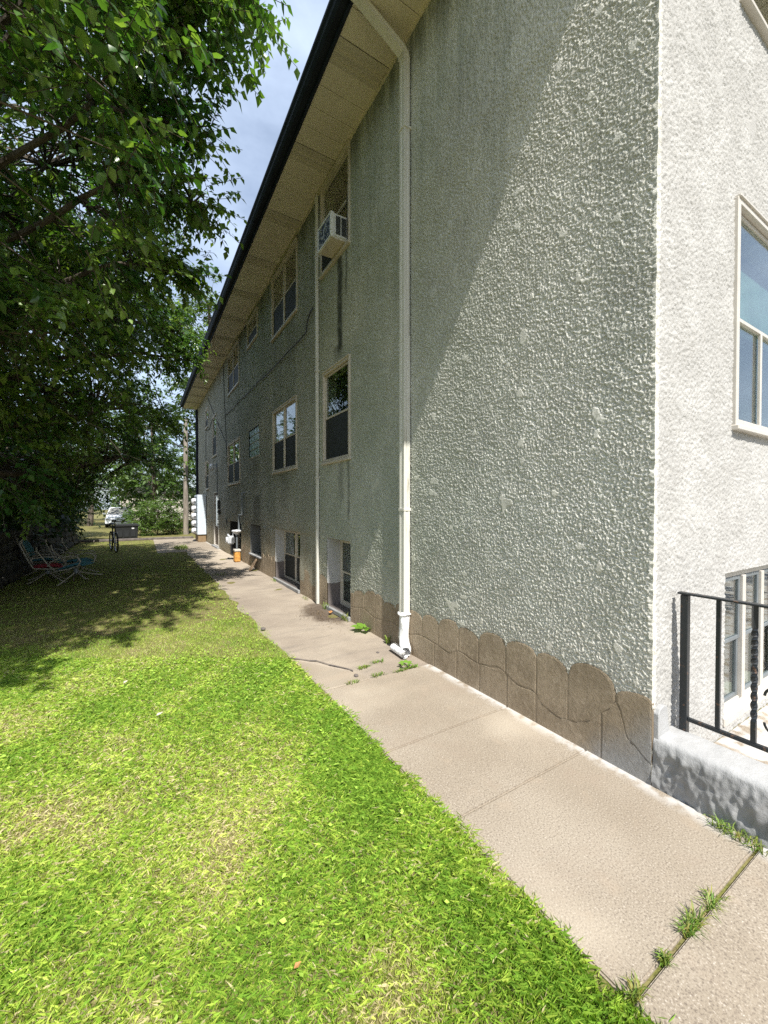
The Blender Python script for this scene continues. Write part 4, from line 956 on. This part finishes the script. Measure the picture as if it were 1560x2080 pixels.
wid = np.clip(.0011 + .0009 * dG ** .9, .0019, .012) * g.uniform(.7, 1.3, nG); hgt = g.uniform(.012, .034, nG) * (1 - .35 * np.clip(dryf, 0, 1)) * (1 + .35 * spot(1.2, 1.6, .15, 3))
ang = g.uniform(0, 2 * math.pi, nG); lean = np.abs(g.normal(.8, .45, nG)); la = g.uniform(0, 2 * math.pi, nG)
wx, wy = np.cos(ang) * wid / 2, np.sin(ang) * wid / 2; lx, ly = np.cos(la) * lean * hgt, np.sin(la) * lean * hgt
z0 = np.full(nG, -.016); V = np.zeros((nG, 5, 3), np.float32)
V[:, 0] = np.stack([GXp_ - wx, GYp_ - wy, z0], -1); V[:, 1] = np.stack([GXp_ + wx, GYp_ + wy, z0], -1)
V[:, 2] = np.stack([GXp_ - wx * .8 + lx * .4, GYp_ - wy * .8 + ly * .4, z0 + hgt * .62], -1); V[:, 3] = np.stack([GXp_ + wx * .8 + lx * .4, GYp_ + wy * .8 + ly * .4, z0 + hgt * .62], -1)
V[:, 4] = np.stack([GXp_ + lx * 1.25, GYp_ + ly * 1.25, z0 + hgt * np.clip(1.05 - .25 * lean, .55, 1.1)], -1)
ix = np.arange(nG) * 5; nearb = dG < 4.2
F = np.concatenate([(np.array([(0, 1, 3), (0, 3, 4)])[None] + ix[nearb][:, None, None]).reshape(-1, 3), (np.array([(0, 1, 4)])[None] + ix[~nearb][:, None, None]).reshape(-1, 3)])
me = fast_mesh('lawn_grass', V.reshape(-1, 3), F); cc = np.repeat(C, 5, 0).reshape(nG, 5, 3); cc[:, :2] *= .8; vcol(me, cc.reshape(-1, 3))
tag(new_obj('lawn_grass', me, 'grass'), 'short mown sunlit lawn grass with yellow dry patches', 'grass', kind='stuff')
# clover and broad weeds among the grass
xc, yc = lawn_points(60000, (-4, 1.35), (1.2, 13), lambda x_, y_, r_: (x_ < edge_x(y_) - .01) & (x_ > -.32 * (x_ * .519 + y_ * .8547) - .8) & (bn(x_, y_, 1.9, 4.0) + .9 * np.exp(-((x_ - 1) / .5) ** 2) > .55) & (r_ < np.interp(y_, [1, 3.4, 5, 13], [.03, .25, .5, .14])))
nC = len(xc); P = np.stack([xc, yc, g.uniform(.012, .035, nC)], -1); aa = g.uniform(0, 2 * math.pi, nC)
D = np.stack([np.cos(aa), np.sin(aa), g.normal(0, .25, nC)], -1); N = np.stack([g.normal(0, .3, nC), g.normal(0, .3, nC), np.ones(nC)], -1)
me = leaves_mesh('clover', P, D, N, g.uniform(.014, .032, nC), np.full(nC, .95), np.array((.32, .48, .07)) * g.uniform(.7, 1.4, (nC, 1)), LEAF2)
tag(new_obj('clover', me, 'grass'), 'small broad clover leaves scattered through the lawn', 'clover', kind='stuff')

# ---- weeds in joints: each tuft a thing
def tuft(loc, n, h, spread, label, name='grass_tuft', w=.004, cols=((.15, .23, .04), (.22, .30, .06), (.30, .34, .11), (.10, .17, .03)), line=None, group=None):
    V_ = []; C_ = []
    for i in range(n):
        bx, by = (random.gauss(0, spread * .35), random.gauss(0, spread * .35)) if line is None else (line[0] * random.uniform(-1, 1) + random.gauss(0, .006), line[1] * random.uniform(-1, 1) + random.gauss(0, .006))
        a = random.uniform(0, 2 * math.pi); le = random.uniform(.4, 1.3) * spread; hh = h * random.uniform(.4, 1.1); ww = w * random.uniform(.7, 1.3)
        px, py = -math.sin(a) * ww / 2, math.cos(a) * ww / 2; ex, ey = math.cos(a) * le, math.sin(a) * le
        V_ += [(bx - px, by - py, -.012), (bx + px, by + py, -.012), (bx - px + ex * .45, by - py + ey * .45, hh * .75), (bx + px + ex * .45, by + py + ey * .45, hh * .75), (bx + ex, by + ey, hh * random.uniform(.5, 1.0))]
        C_ += [tuple(q * random.uniform(.8, 1.2) for q in random.choice(cols))] * 5
    F_ = (np.array([(0, 1, 3), (0, 3, 2), (2, 3, 4)])[None] + (np.arange(n) * 5)[:, None, None]).reshape(-1, 3)
    me = fast_mesh(name, np.array(V_), F_); vcol(me, np.array(C_)); o = new_obj(name, me, 'weed'); o.location = loc
    return tag(o, label, 'weed', group)
JY = .667
tuft((1.775, JY, 0), 110, .042, .052, 'biggest grass tuft in the nearest sidewalk joint', line=(.055, .004))
tuft((1.945, JY, 0), 55, .038, .05, 'sparser grass tuft in the sidewalk joint, nearer the parapet', line=(.05, .004))
tuft((1.555, JY, 0), 70, .035, .030, 'small dense grass tuft in the sidewalk joint, nearer the lawn', line=(.012, .004))
tuft((1.37, JY, 0), 50, .04, .04, 'yellowing grass tuft where sidewalk joint meets the lawn', line=(.03, .01), cols=((.22, .24, .05), (.15, .22, .04)))
tuft((2.44, .735, 0), 110, .06, .06, 'leafy weed clump between sidewalk and parapet at right edge', line=(.025, .10))
for (x_, y_, n, lb) in ((2.28, 3.21, 60, 'bright green weed on the sidewalk end near the drain sleeve'), (2.13, 3.20, 50, 'low weed tuft midway along the slab end joint'), (1.90, 3.23, 40, 'thin weed strip along the concrete slab end'),
                        (1.86, 3.45, 55, 'weed patch on asphalt at the end of the crack'), (2.06, 3.50, 40, 'lone weed patch on asphalt above the slab joint'), (1.62, 3.215, 25, 'small weed near lawn end of the slab joint')):
    tuft((x_, y_, .004), n, .022, .045, lb, 'weed_tuft', .006, ((.13, .22, .04), (.20, .26, .05)), line=(.06, .008))
tuft((2.42, 5.05, .0), 26, .13, .09, 'grassy weed at near corner of the basement window curb', line=(.02, .10), w=.007)
tuft((2.42, 5.72, .0), 16, .14, .09, 'long-bladed weed at far end of the basement window curb', line=(.02, .05), w=.007)
tuft((2.40, 6.55, .0), 30, .06, .06, 'small weed at wall foot beside the thin downspout', line=(.02, .12))
tuft((2.40, 8.5, .0), 30, .06, .06, 'small weed beside the double basement window curb', line=(.02, .15))
tuft((2.44, 3.93, .0), 12, .10, .05, 'tiny sprout at the wall foot left of the drain sleeve', w=.018)
tuft((1.55, 9.9, -.005), 60, .06, .10, 'grass patch growing on the asphalt near the lawn', line=(.12, .08))
tuft((1.25, 16.8, .0), 260, .14, .12, 'tall grass clump on the far concrete pad', line=(.22, .55), w=.012)
def broad(loc, leaves, label):
    P_, D_, L_ = [], [], []
    for (a, l, up) in leaves: P_.append((math.cos(a) * .02, math.sin(a) * .02, .03)); D_.append((math.cos(a), math.sin(a), up)); L_.append(l)
    n = len(P_); me = leaves_mesh('leaves', np.array(P_), np.array(D_, float), np.tile((0.05, -.1, 1.), (n, 1)), np.array(L_), np.full(n, .95), np.tile((.17, .32, .04), (n, 1)), LEAF6)
    o = new_obj('broadleaf_weed', me, 'weed'); o.location = loc; return tag(o, label, 'weed')
broad((2.43, 4.50, 0), [(2.6, .16, .25), (3.4, .14, .3), (4.4, .15, .2), (1.7, .14, .35), (5.2, .13, .25), (.6, .1, .5)], 'bright broad-leaved weed at the foot of the brown base')
broad((2.23, 3.26, 0), [(i * .9, .06, .3) for i in range(7)], 'little round-leaved weed beside the drain sleeve end')
# litter: dead leaves, pebbles
for (x_, y_, r_, lb) in ((2.18, 3.72, .017, 'dark pebble on the asphalt left of the drain sleeve'), (1.71, 3.32, .020, 'flat dark stone on the concrete patch'), (1.33, 5.2, .03, 'dark stone at the lawn edge of the asphalt')):
    m = MB(); vs_ = []; 
    m.lathe([(r_ * .5, -r_ * .4), (r_ * 1.05, 0), (r_ * .9, r_ * .45), (r_ * .35, r_ * .75)], 9); o = m.build('pebble', 'pebble', smooth=True); o.location = (x_, y_, r_ * .4); o.scale = (1, 1.3, .9); tag(o, lb, 'stone')
def leafbit(loc, a, l, mat, lb):
    m = MB().add([(0, 0, 0), (.4 * l, .3 * l, .10 * l), (l, 0, .02 * l), (.4 * l, -.3 * l, .12 * l), (.5 * l, 0, .0)], [(0, 4, 1), (1, 4, 2), (2, 4, 3), (3, 4, 0)])
    o = m.build('fallen_leaf', mat); o.location = loc; o.rotation_euler = (.1, -.1, a); tag(o, lb, 'leaf')
leafbit((2.36, 5.42, .02), 1.0, .11, 'dead_leaf', 'orange dead leaf by the basement window curb')
leafbit((.08, 3.42, .03), .4, .05, 'pale_leaf', 'pale curled leaf lying mid-lawn'); leafbit((-.31, 1.42, .03), 1.8, .03, 'pale_leaf', 'small pale leaf near the bottom left of the lawn')
leafbit((.43, 1.30, .025), .2, .03, 'dead_leaf', 'orange dead leaf on the lawn at bottom centre'); leafbit((-.15, 4.2, .03), .9, .05, 'pale_leaf', 'pale leaf near the tree shadow edge')
# leaf litter on the damp patch
n = 420; gg = np.random.default_rng(5); px = 2.33 - np.abs(gg.normal(0, .17, n)); py = 5.5 + gg.normal(0, .34, n); ok = px < 2.42; px, py = px[ok], py[ok]; n = len(px)
P = np.stack([px, py, gg.uniform(.004, .012, n)], -1); a = gg.uniform(0, 6.3, n)
me = leaves_mesh('leaf_litter', P, np.stack([np.cos(a), np.sin(a), gg.normal(0, .2, n)], -1), np.stack([gg.normal(0, .3, n), gg.normal(0, .3, n), np.ones(n)], -1), gg.uniform(.008, .028, n), np.full(n, .7),
                 np.array([(.10, .07, .045), (.18, .12, .07), (.30, .22, .13)])[gg.integers(0, 3, n)], LEAF2)
tag(new_obj('leaf_litter', me, 'weed'), 'dark crumbled leaf litter by the basement window', 'leaf litter', kind='stuff')

# ================================================================== YARD THINGS
# ---- dry-stone retaining wall on the left
rw = thing('stone_wall', (-2.5, 14, 0), 'dark dry-stone retaining wall in shade behind the patio chairs', 'wall'); WO = (2.5, -14, 0)
proto = []
for q in range(5):
    bm = bmesh.new(); bmesh.ops.create_cube(bm, size=1); bmesh.ops.subdivide_edges(bm, edges=bm.edges[:], cuts=1, use_grid_fill=True)
    for v in bm.verts: v.co = v.co * (1.0 - .22 * (v.co.length > .75)) + Vector((random.gauss(0, .035), random.gauss(0, .035), random.gauss(0, .035)))
    me = bpy.data.meshes.new('stone'); bm.to_mesh(me); bm.free(); me.materials.append(M['field_stone']); proto.append(me)
zrow = 0
for row in range(5):
    hgt_ = random.uniform(.16, .22); yq = 7.5 + random.uniform(0, .3)
    while yq < 21.5:
        ln = random.uniform(.26, .52); o = bpy.data.objects.new('stone', random.choice(proto)); col.objects.link(o); o.parent = rw
        o.location = (-2.5 - .05 * row + random.gauss(0, .02) + 2.5, yq + ln / 2 - 14, zrow + hgt_ / 2); o.scale = (.34, ln * 1.06, hgt_ * 1.08); o.rotation_euler = (random.gauss(0, .04), random.gauss(0, .04), random.gauss(0, .06)); yq += ln
    zrow += hgt_ * .97
MB().box(-3.6, -2.72, 7.4, 21.6, -.02, .86).build('earth_fill', 'soil', rw, off=WO)
bd = MB().lathe([(.30, -.1), (.42, .1), (.43, .3), (.33, .48), (.14, .58), (.02, .60)], 12).build('boulder', 'moss_stone', smooth=True); bd.location = (-2.55, 9.25, .42); bd.scale = (.85, 1, .95)
tag(bd, 'pale mossy boulder on the wall at the left picture edge', 'boulder')

# ---- patio chairs
def chair(name, label, seat_mat, group, back=False):
    t = thing(name, (0, 0, 0), label, 'chair', group)
    m = MB(); n = 9                                        # cushioned seat, front is +x
    for s_ in range(2): pass
    vs_ = []; nx_, ny_ = 11, 7
    for sd_ in (1, -1):
        for i in range(nx_):
            for j in range(ny_):
                u_, v_ = i / (nx_ - 1) * 2 - 1, j / (ny_ - 1) * 2 - 1
                ed = (1 - abs(u_) ** 4) * (1 - abs(v_) ** 4)
                xx = .30 * u_; zz = .40 + .05 * max(0, u_) ** 2 * -1 + .03 * u_ + .045 * sd_ * ed ** .6 - (.10 * max(0, u_ - .55) ** 1 if u_ > .55 else 0)
                vs_.append((xx, .27 * v_, zz))
    fs_ = [(b_ + i * ny_ + j, b_ + i * ny_ + j + 1, b_ + (i + 1) * ny_ + j + 1, b_ + (i + 1) * ny_ + j) for b_ in (0, nx_ * ny_) for i in range(nx_ - 1) for j in range(ny_ - 1)]
    m.add(vs_, fs_).build('seat', seat_mat, t, smooth=True)
    for s_ in (-1, 1):
        y_ = .31 * s_
        MB().tube([(.24, y_, .36), (.31, y_, .46), (.27, y_, .57), (.14, y_, .63), (-.08, y_, .64), (-.28, y_, .60), (-.36, y_, .52)], .016, 7).build('arm', 'chair_tube', t, smooth=True)
        MB().tube([(.26, y_ * .9, .36), (.0, y_ * .9, .345), (-.26, y_ * .9, .36), (-.36, y_ * .9, .55), (-.46, y_ * .85, .78), (-.52, y_ * .82, .92), (-.51, y_ * .82, 1.02)], .016, 7).build('back_post', 'chair_tube', t, smooth=True)
        MB().tube([(.0, 0, .24), (.16, y_ * .5, .12), (.30, y_ * .95, .02), (.36, y_ * 1.0, .015)], .016, 7).build('leg', 'chair_tube', t, smooth=True)
        MB().tube([(.0, 0, .24), (-.16, y_ * .5, .12), (-.30, y_ * .95, .02), (-.36, y_ * 1.0, .015)], .016, 7).build('leg', 'chair_tube', t, smooth=True)
    MB().lathe([(.05, .20), (.05, .32), (.09, .35)], 12).build('swivel', 'grey_metal', t)
    MB().tube([(.10 + .05 * math.cos(a), 0, .27 + .05 * math.sin(a)) for a in np.linspace(0, 2 * math.pi, 13)], .009, 5, False).build('spring', 'chair_tube', t)
    if back:
        vs_ = [(-.33 - .17 * i / 6 + .03 * math.sin(math.pi * i / 6) - .02 * sd_ * math.cos(v_ * 1.4), .24 * v_ * (1 - .12 * (i == 6)), .50 + .42 * i / 6) for sd_ in (1, -1) for i in range(7) for v_ in (-1, -.5, 0, .5, 1)]
        fs_ = [(b_ + i * 5 + j, b_ + i * 5 + j + 1, b_ + (i + 1) * 5 + j + 1, b_ + (i + 1) * 5 + j) for b_ in (0, 35) for i in range(6) for j in range(4)]
        MB().add(vs_, fs_).build('back_cushion', seat_mat, t, smooth=True)
    return t
CG = 'patio chairs under the tree'
c1 = chair('patio_chair', 'patio chair with teal cushion, nearest the lawn, tipped back', 'teal_cloth', CG); c1.location = (-1.13, 10.45, .03); c1.rotation_euler = (0, R(-14), R(-22))
c2 = chair('patio_chair', 'patio chair with upright teal back cushion behind the others', 'teal_cloth', CG, True); c2.location = (-1.95, 12.3, 0); c2.rotation_euler = (0, 0, R(-10))
c3 = chair('patio_chair', 'patio chair with dark red seat left of the teal one', 'red_cloth', CG); c3.location = (-1.72, 10.9, 0); c3.rotation_euler = (0, R(4), R(8))
c4 = chair('patio_chair', 'bare-framed patio chair wedged behind the nearest teal chair', 'teal_cloth', CG); c4.location = (-1.30, 11.6, .0); c4.rotation_euler = (0, R(-3), R(-30))

for c_ in (c1, c2, c3, c4): c_.scale = (.9, .9, .86)
# ---- bicycle
bk = thing('bicycle', (-.86, 17.0, 0), 'black bicycle with raised handlebar standing on the shaded lawn', 'bicycle', rz=R(-79))
def wheel(x_):
    w_ = MB().tube([(x_ + .325 * math.cos(a), 0, .345 + .325 * math.sin(a)) for a in np.linspace(0, 2 * math.pi, 33)], .024, 7, False).build('wheel', 'rubber', bk, smooth=True)
    MB().tube([(x_ + .30 * math.cos(a), 0, .345 + .30 * math.sin(a)) for a in np.linspace(0, 2 * math.pi, 33)], .010, 6, False).build('rim', 'chrome', w_)
    m = MB()
    for i in range(14): a = i / 14 * 2 * math.pi; m.tube([(x_, .02 * (-1) ** i, .345), (x_ + .30 * math.cos(a), 0, .345 + .30 * math.sin(a))], .0025, 4)
    m.build('spokes', 'chrome', w_); MB().tube([(x_, -.05, .345), (x_, .05, .345)], .022, 8).build('hub', 'chrome', w_)
wheel(.53); wheel(-.53)
for nm, pts, r_ in (('down_tube', [(.34, 0, .78), (-.08, 0, .30)], .020), ('top_tube', [(.32, 0, .86), (-.24, 0, .80)], .018), ('seat_tube', [(-.08, 0, .30), (-.26, 0, .92)], .018), ('chain_stay', [(-.08, .03, .30), (-.53, .06, .345)], .011), ('seat_stay', [(-.24, .02, .78), (-.53, .06, .345)], .010),
                    ('head_tube', [(.30, 0, .92), (.36, 0, .72)], .024), ('handlebar_stem', [(.30, 0, .92), (.26, 0, 1.10)], .014)):
    MB().tube(pts, r_, 8).build(nm, 'black_plastic', bk, smooth=True)
for s_ in (-1, 1): MB().tube([(.36, .045 * s_, .72), (.42, .05 * s_, .60), (.53, .055 * s_, .345)], .012, 6).build('fork', 'chrome', bk, smooth=True)
MB().tube([(.10, -.33, 1.15), (.20, -.28, 1.17), (.27, -.12, 1.12), (.27, .12, 1.12), (.20, .28, 1.17), (.10, .33, 1.15)], .013, 7).build('handlebar', 'chrome', bk, smooth=True)
MB().add([(-.42, -.09, .95), (-.42, .09, .95), (-.20, .05, .95), (-.10, .015, .94), (-.10, -.015, .94), (-.20, -.05, .95), (-.40, -.06, 1.0), (-.40, .06, 1.0), (-.2, .03, .985), (-.2, -.03, .985)], [(0, 1, 2, 3, 4, 5), (6, 9, 8, 7), (0, 6, 7, 1), (1, 7, 8, 2), (2, 8, 3), (3, 8, 9, 4), (4, 9, 5), (5, 9, 6, 0)]).build('saddle', 'black_plastic', bk)
MB().lathe([(.09, -.005), (.09, .005)], 16, (-.08, .05, .30), 'y').build('chainring', 'grey_metal', bk)
for s_ in (-1, 1): MB().tube([(-.08, .05 * s_, .30), (-.08 + .15 * s_, .08 * s_, .24), (-.08 + .15 * s_, .16 * s_, .24)], .011, 6).build('pedal_crank', 'grey_metal', bk)

# ---- black storage box
sb = thing('storage_box', (-.62, 23.0, 0), 'black plastic storage box with lid beside the bicycle', 'storage box')
SB = (.62, -23.0, 0)
m = MB(); m.add([(-1.05, 22.75, 0), (-.19, 22.75, 0), (-.19, 23.3, 0), (-1.05, 23.3, 0), (-1.09, 22.70, .62), (-.15, 22.70, .62), (-.15, 23.34, .62), (-1.09, 23.34, .62)], [(0, 3, 2, 1), (4, 5, 6, 7), (0, 1, 5, 4), (1, 2, 6, 5), (2, 3, 7, 6), (3, 0, 4, 7)])
m.build('body', 'black_plastic', sb, off=SB, bevel=.02)
MB().prism([(-1.13, .622), (-.11, .622), (-.11, .67), (-.2, .74), (-1.04, .74), (-1.13, .67)], lambda a, b, d: (a, d, b), 22.66, 23.38).build('lid', 'black_plastic', sb, off=SB, bevel=.012)
MB().box(-.42, -.32, 22.685, 22.72, .50, .56).build('latch', 'meter_white', sb, off=SB)
for q in range(3): MB().box(-1.0 + q * .27, -.80 + q * .27, 22.715, 22.74, .12, .46).build('rib', 'black_plastic', sb, off=SB, bevel=.01)

# ---- white parked car, nose towards us
car = thing('parked_car', (-1.45, 37.6, 0), 'white car parked nose-on beyond the yard', 'car')
hw = [(-2.05, .30, .72, .80), (-2.0, .30, .78, .86), (-1.2, .28, .92, .90), (-.75, .28, .98, .90), (.2, .28, .98, .90), (1.6, .28, 1.0, .90), (2.1, .32, .95, .84)]
vs_ = []
for (y_, zb, zt, w_) in hw: vs_ += [(-w_, y_, zb), (-w_ * 1.0, y_, (zb + zt) / 2), (-w_ * .92, y_, zt), (w_ * .92, y_, zt), (w_, y_, (zb + zt) / 2), (w_, y_, zb)]
fs_ = [(i * 6 + j, i * 6 + (j + 1) % 6, (i + 1) * 6 + (j + 1) % 6, (i + 1) * 6 + j) for i in range(len(hw) - 1) for j in range(6)] + [tuple(range(6)), tuple((len(hw) - 1) * 6 + j for j in range(6))]
MB().add(vs_, fs_).build('body', 'car_paint', car, smooth=True)
cb = MB().add([(-.80, -.85, .975), (.80, -.85, .975), (.80, 1.5, .985), (-.80, 1.5, .985), (-.62, -.10, 1.44), (.62, -.10, 1.44), (.62, 1.0, 1.46), (-.62, 1.0, 1.46)], [(0, 1, 5, 4), (1, 2, 6, 5), (2, 3, 7, 6), (3, 0, 4, 7), (4, 5, 6, 7)]).build('cabin', 'car_glass', car)
MB().add([(-.66, -.16, 1.445), (.66, -.16, 1.445), (.66, 1.05, 1.465), (-.66, 1.05, 1.465), (-.60, -.05, 1.50), (.60, -.05, 1.50), (.60, .95, 1.51), (-.60, .95, 1.51)], [(0, 1, 5, 4), (1, 2, 6, 5), (2, 3, 7, 6), (3, 0, 4, 7), (4, 5, 6, 7), (0, 3, 2, 1)]).build('roof', 'car_paint', car, bevel=.01)
for s_ in (-1, 1):
    MB().tube([(s_ * .80, -.86, .985), (s_ * .63, -.10, 1.46)], .03, 6).build('pillar', 'car_paint', car)
    MB().box(s_ * .70 - .16, s_ * .70 + .16, -2.075, -1.98, .58, .72).build('headlight', 'lamp_glass', car, bevel=.03)
    MB().box(s_ * 1.0 - .09, s_ * 1.0 + .09, -.70, -.60, .96, 1.08).build('mirror', 'car_paint', car, bevel=.02)
    for y_ in (-1.3, 1.35):
        w_ = MB().lathe([(.20, -.10), (.31, -.09), (.33, -.05), (.33, .05), (.31, .09), (.20, .10)], 20, (s_ * .80, y_, .33), 'x').build('wheel', 'rubber', car, smooth=True)
        MB().lathe([(.05, -.105), (.19, -.10), (.19, .10), (.05, .105)], 12, (s_ * .80, y_, .33), 'x').build('rim', 'chrome', w_)
MB().box(-.45, .45, -2.08, -2.0, .42, .60).build('grille', 'black_plastic', car, bevel=.01)
MB().box(-.16, .16, -2.095, -2.082, .47, .56).build('license_plate', 'pale_metal', car)

# ---- utility pole, far garage
pl = MB().tube([(2.14, 25.3, -.05), (2.15, 25.3, 2.5), (2.17, 25.32, 6.5)], .15, 10, r1=.11).build('utility_pole', 'pale_bark', smooth=True)
tag(pl, 'weathered pale wooden utility pole beyond the concrete pad', 'pole')
gh = thing('garage', (7, 52, 0), 'low grey garage glimpsed far behind the trees', 'garage')
MB().box(-9, -1, -.0, 6, 0, 3.0).build('wall', 'garage', gh)
MB().prism([(-9.4, 3.0), (-.6, 3.0), (-5, 4.8)], lambda a, b, d: (a, d, b), -.4, 6.4).build('roof', 'shingle', gh)
MB().box(-6.5, -3.5, -.06, -.01, .02, 2.3).build('garage_door', 'trim_white', gh, bevel=.01)
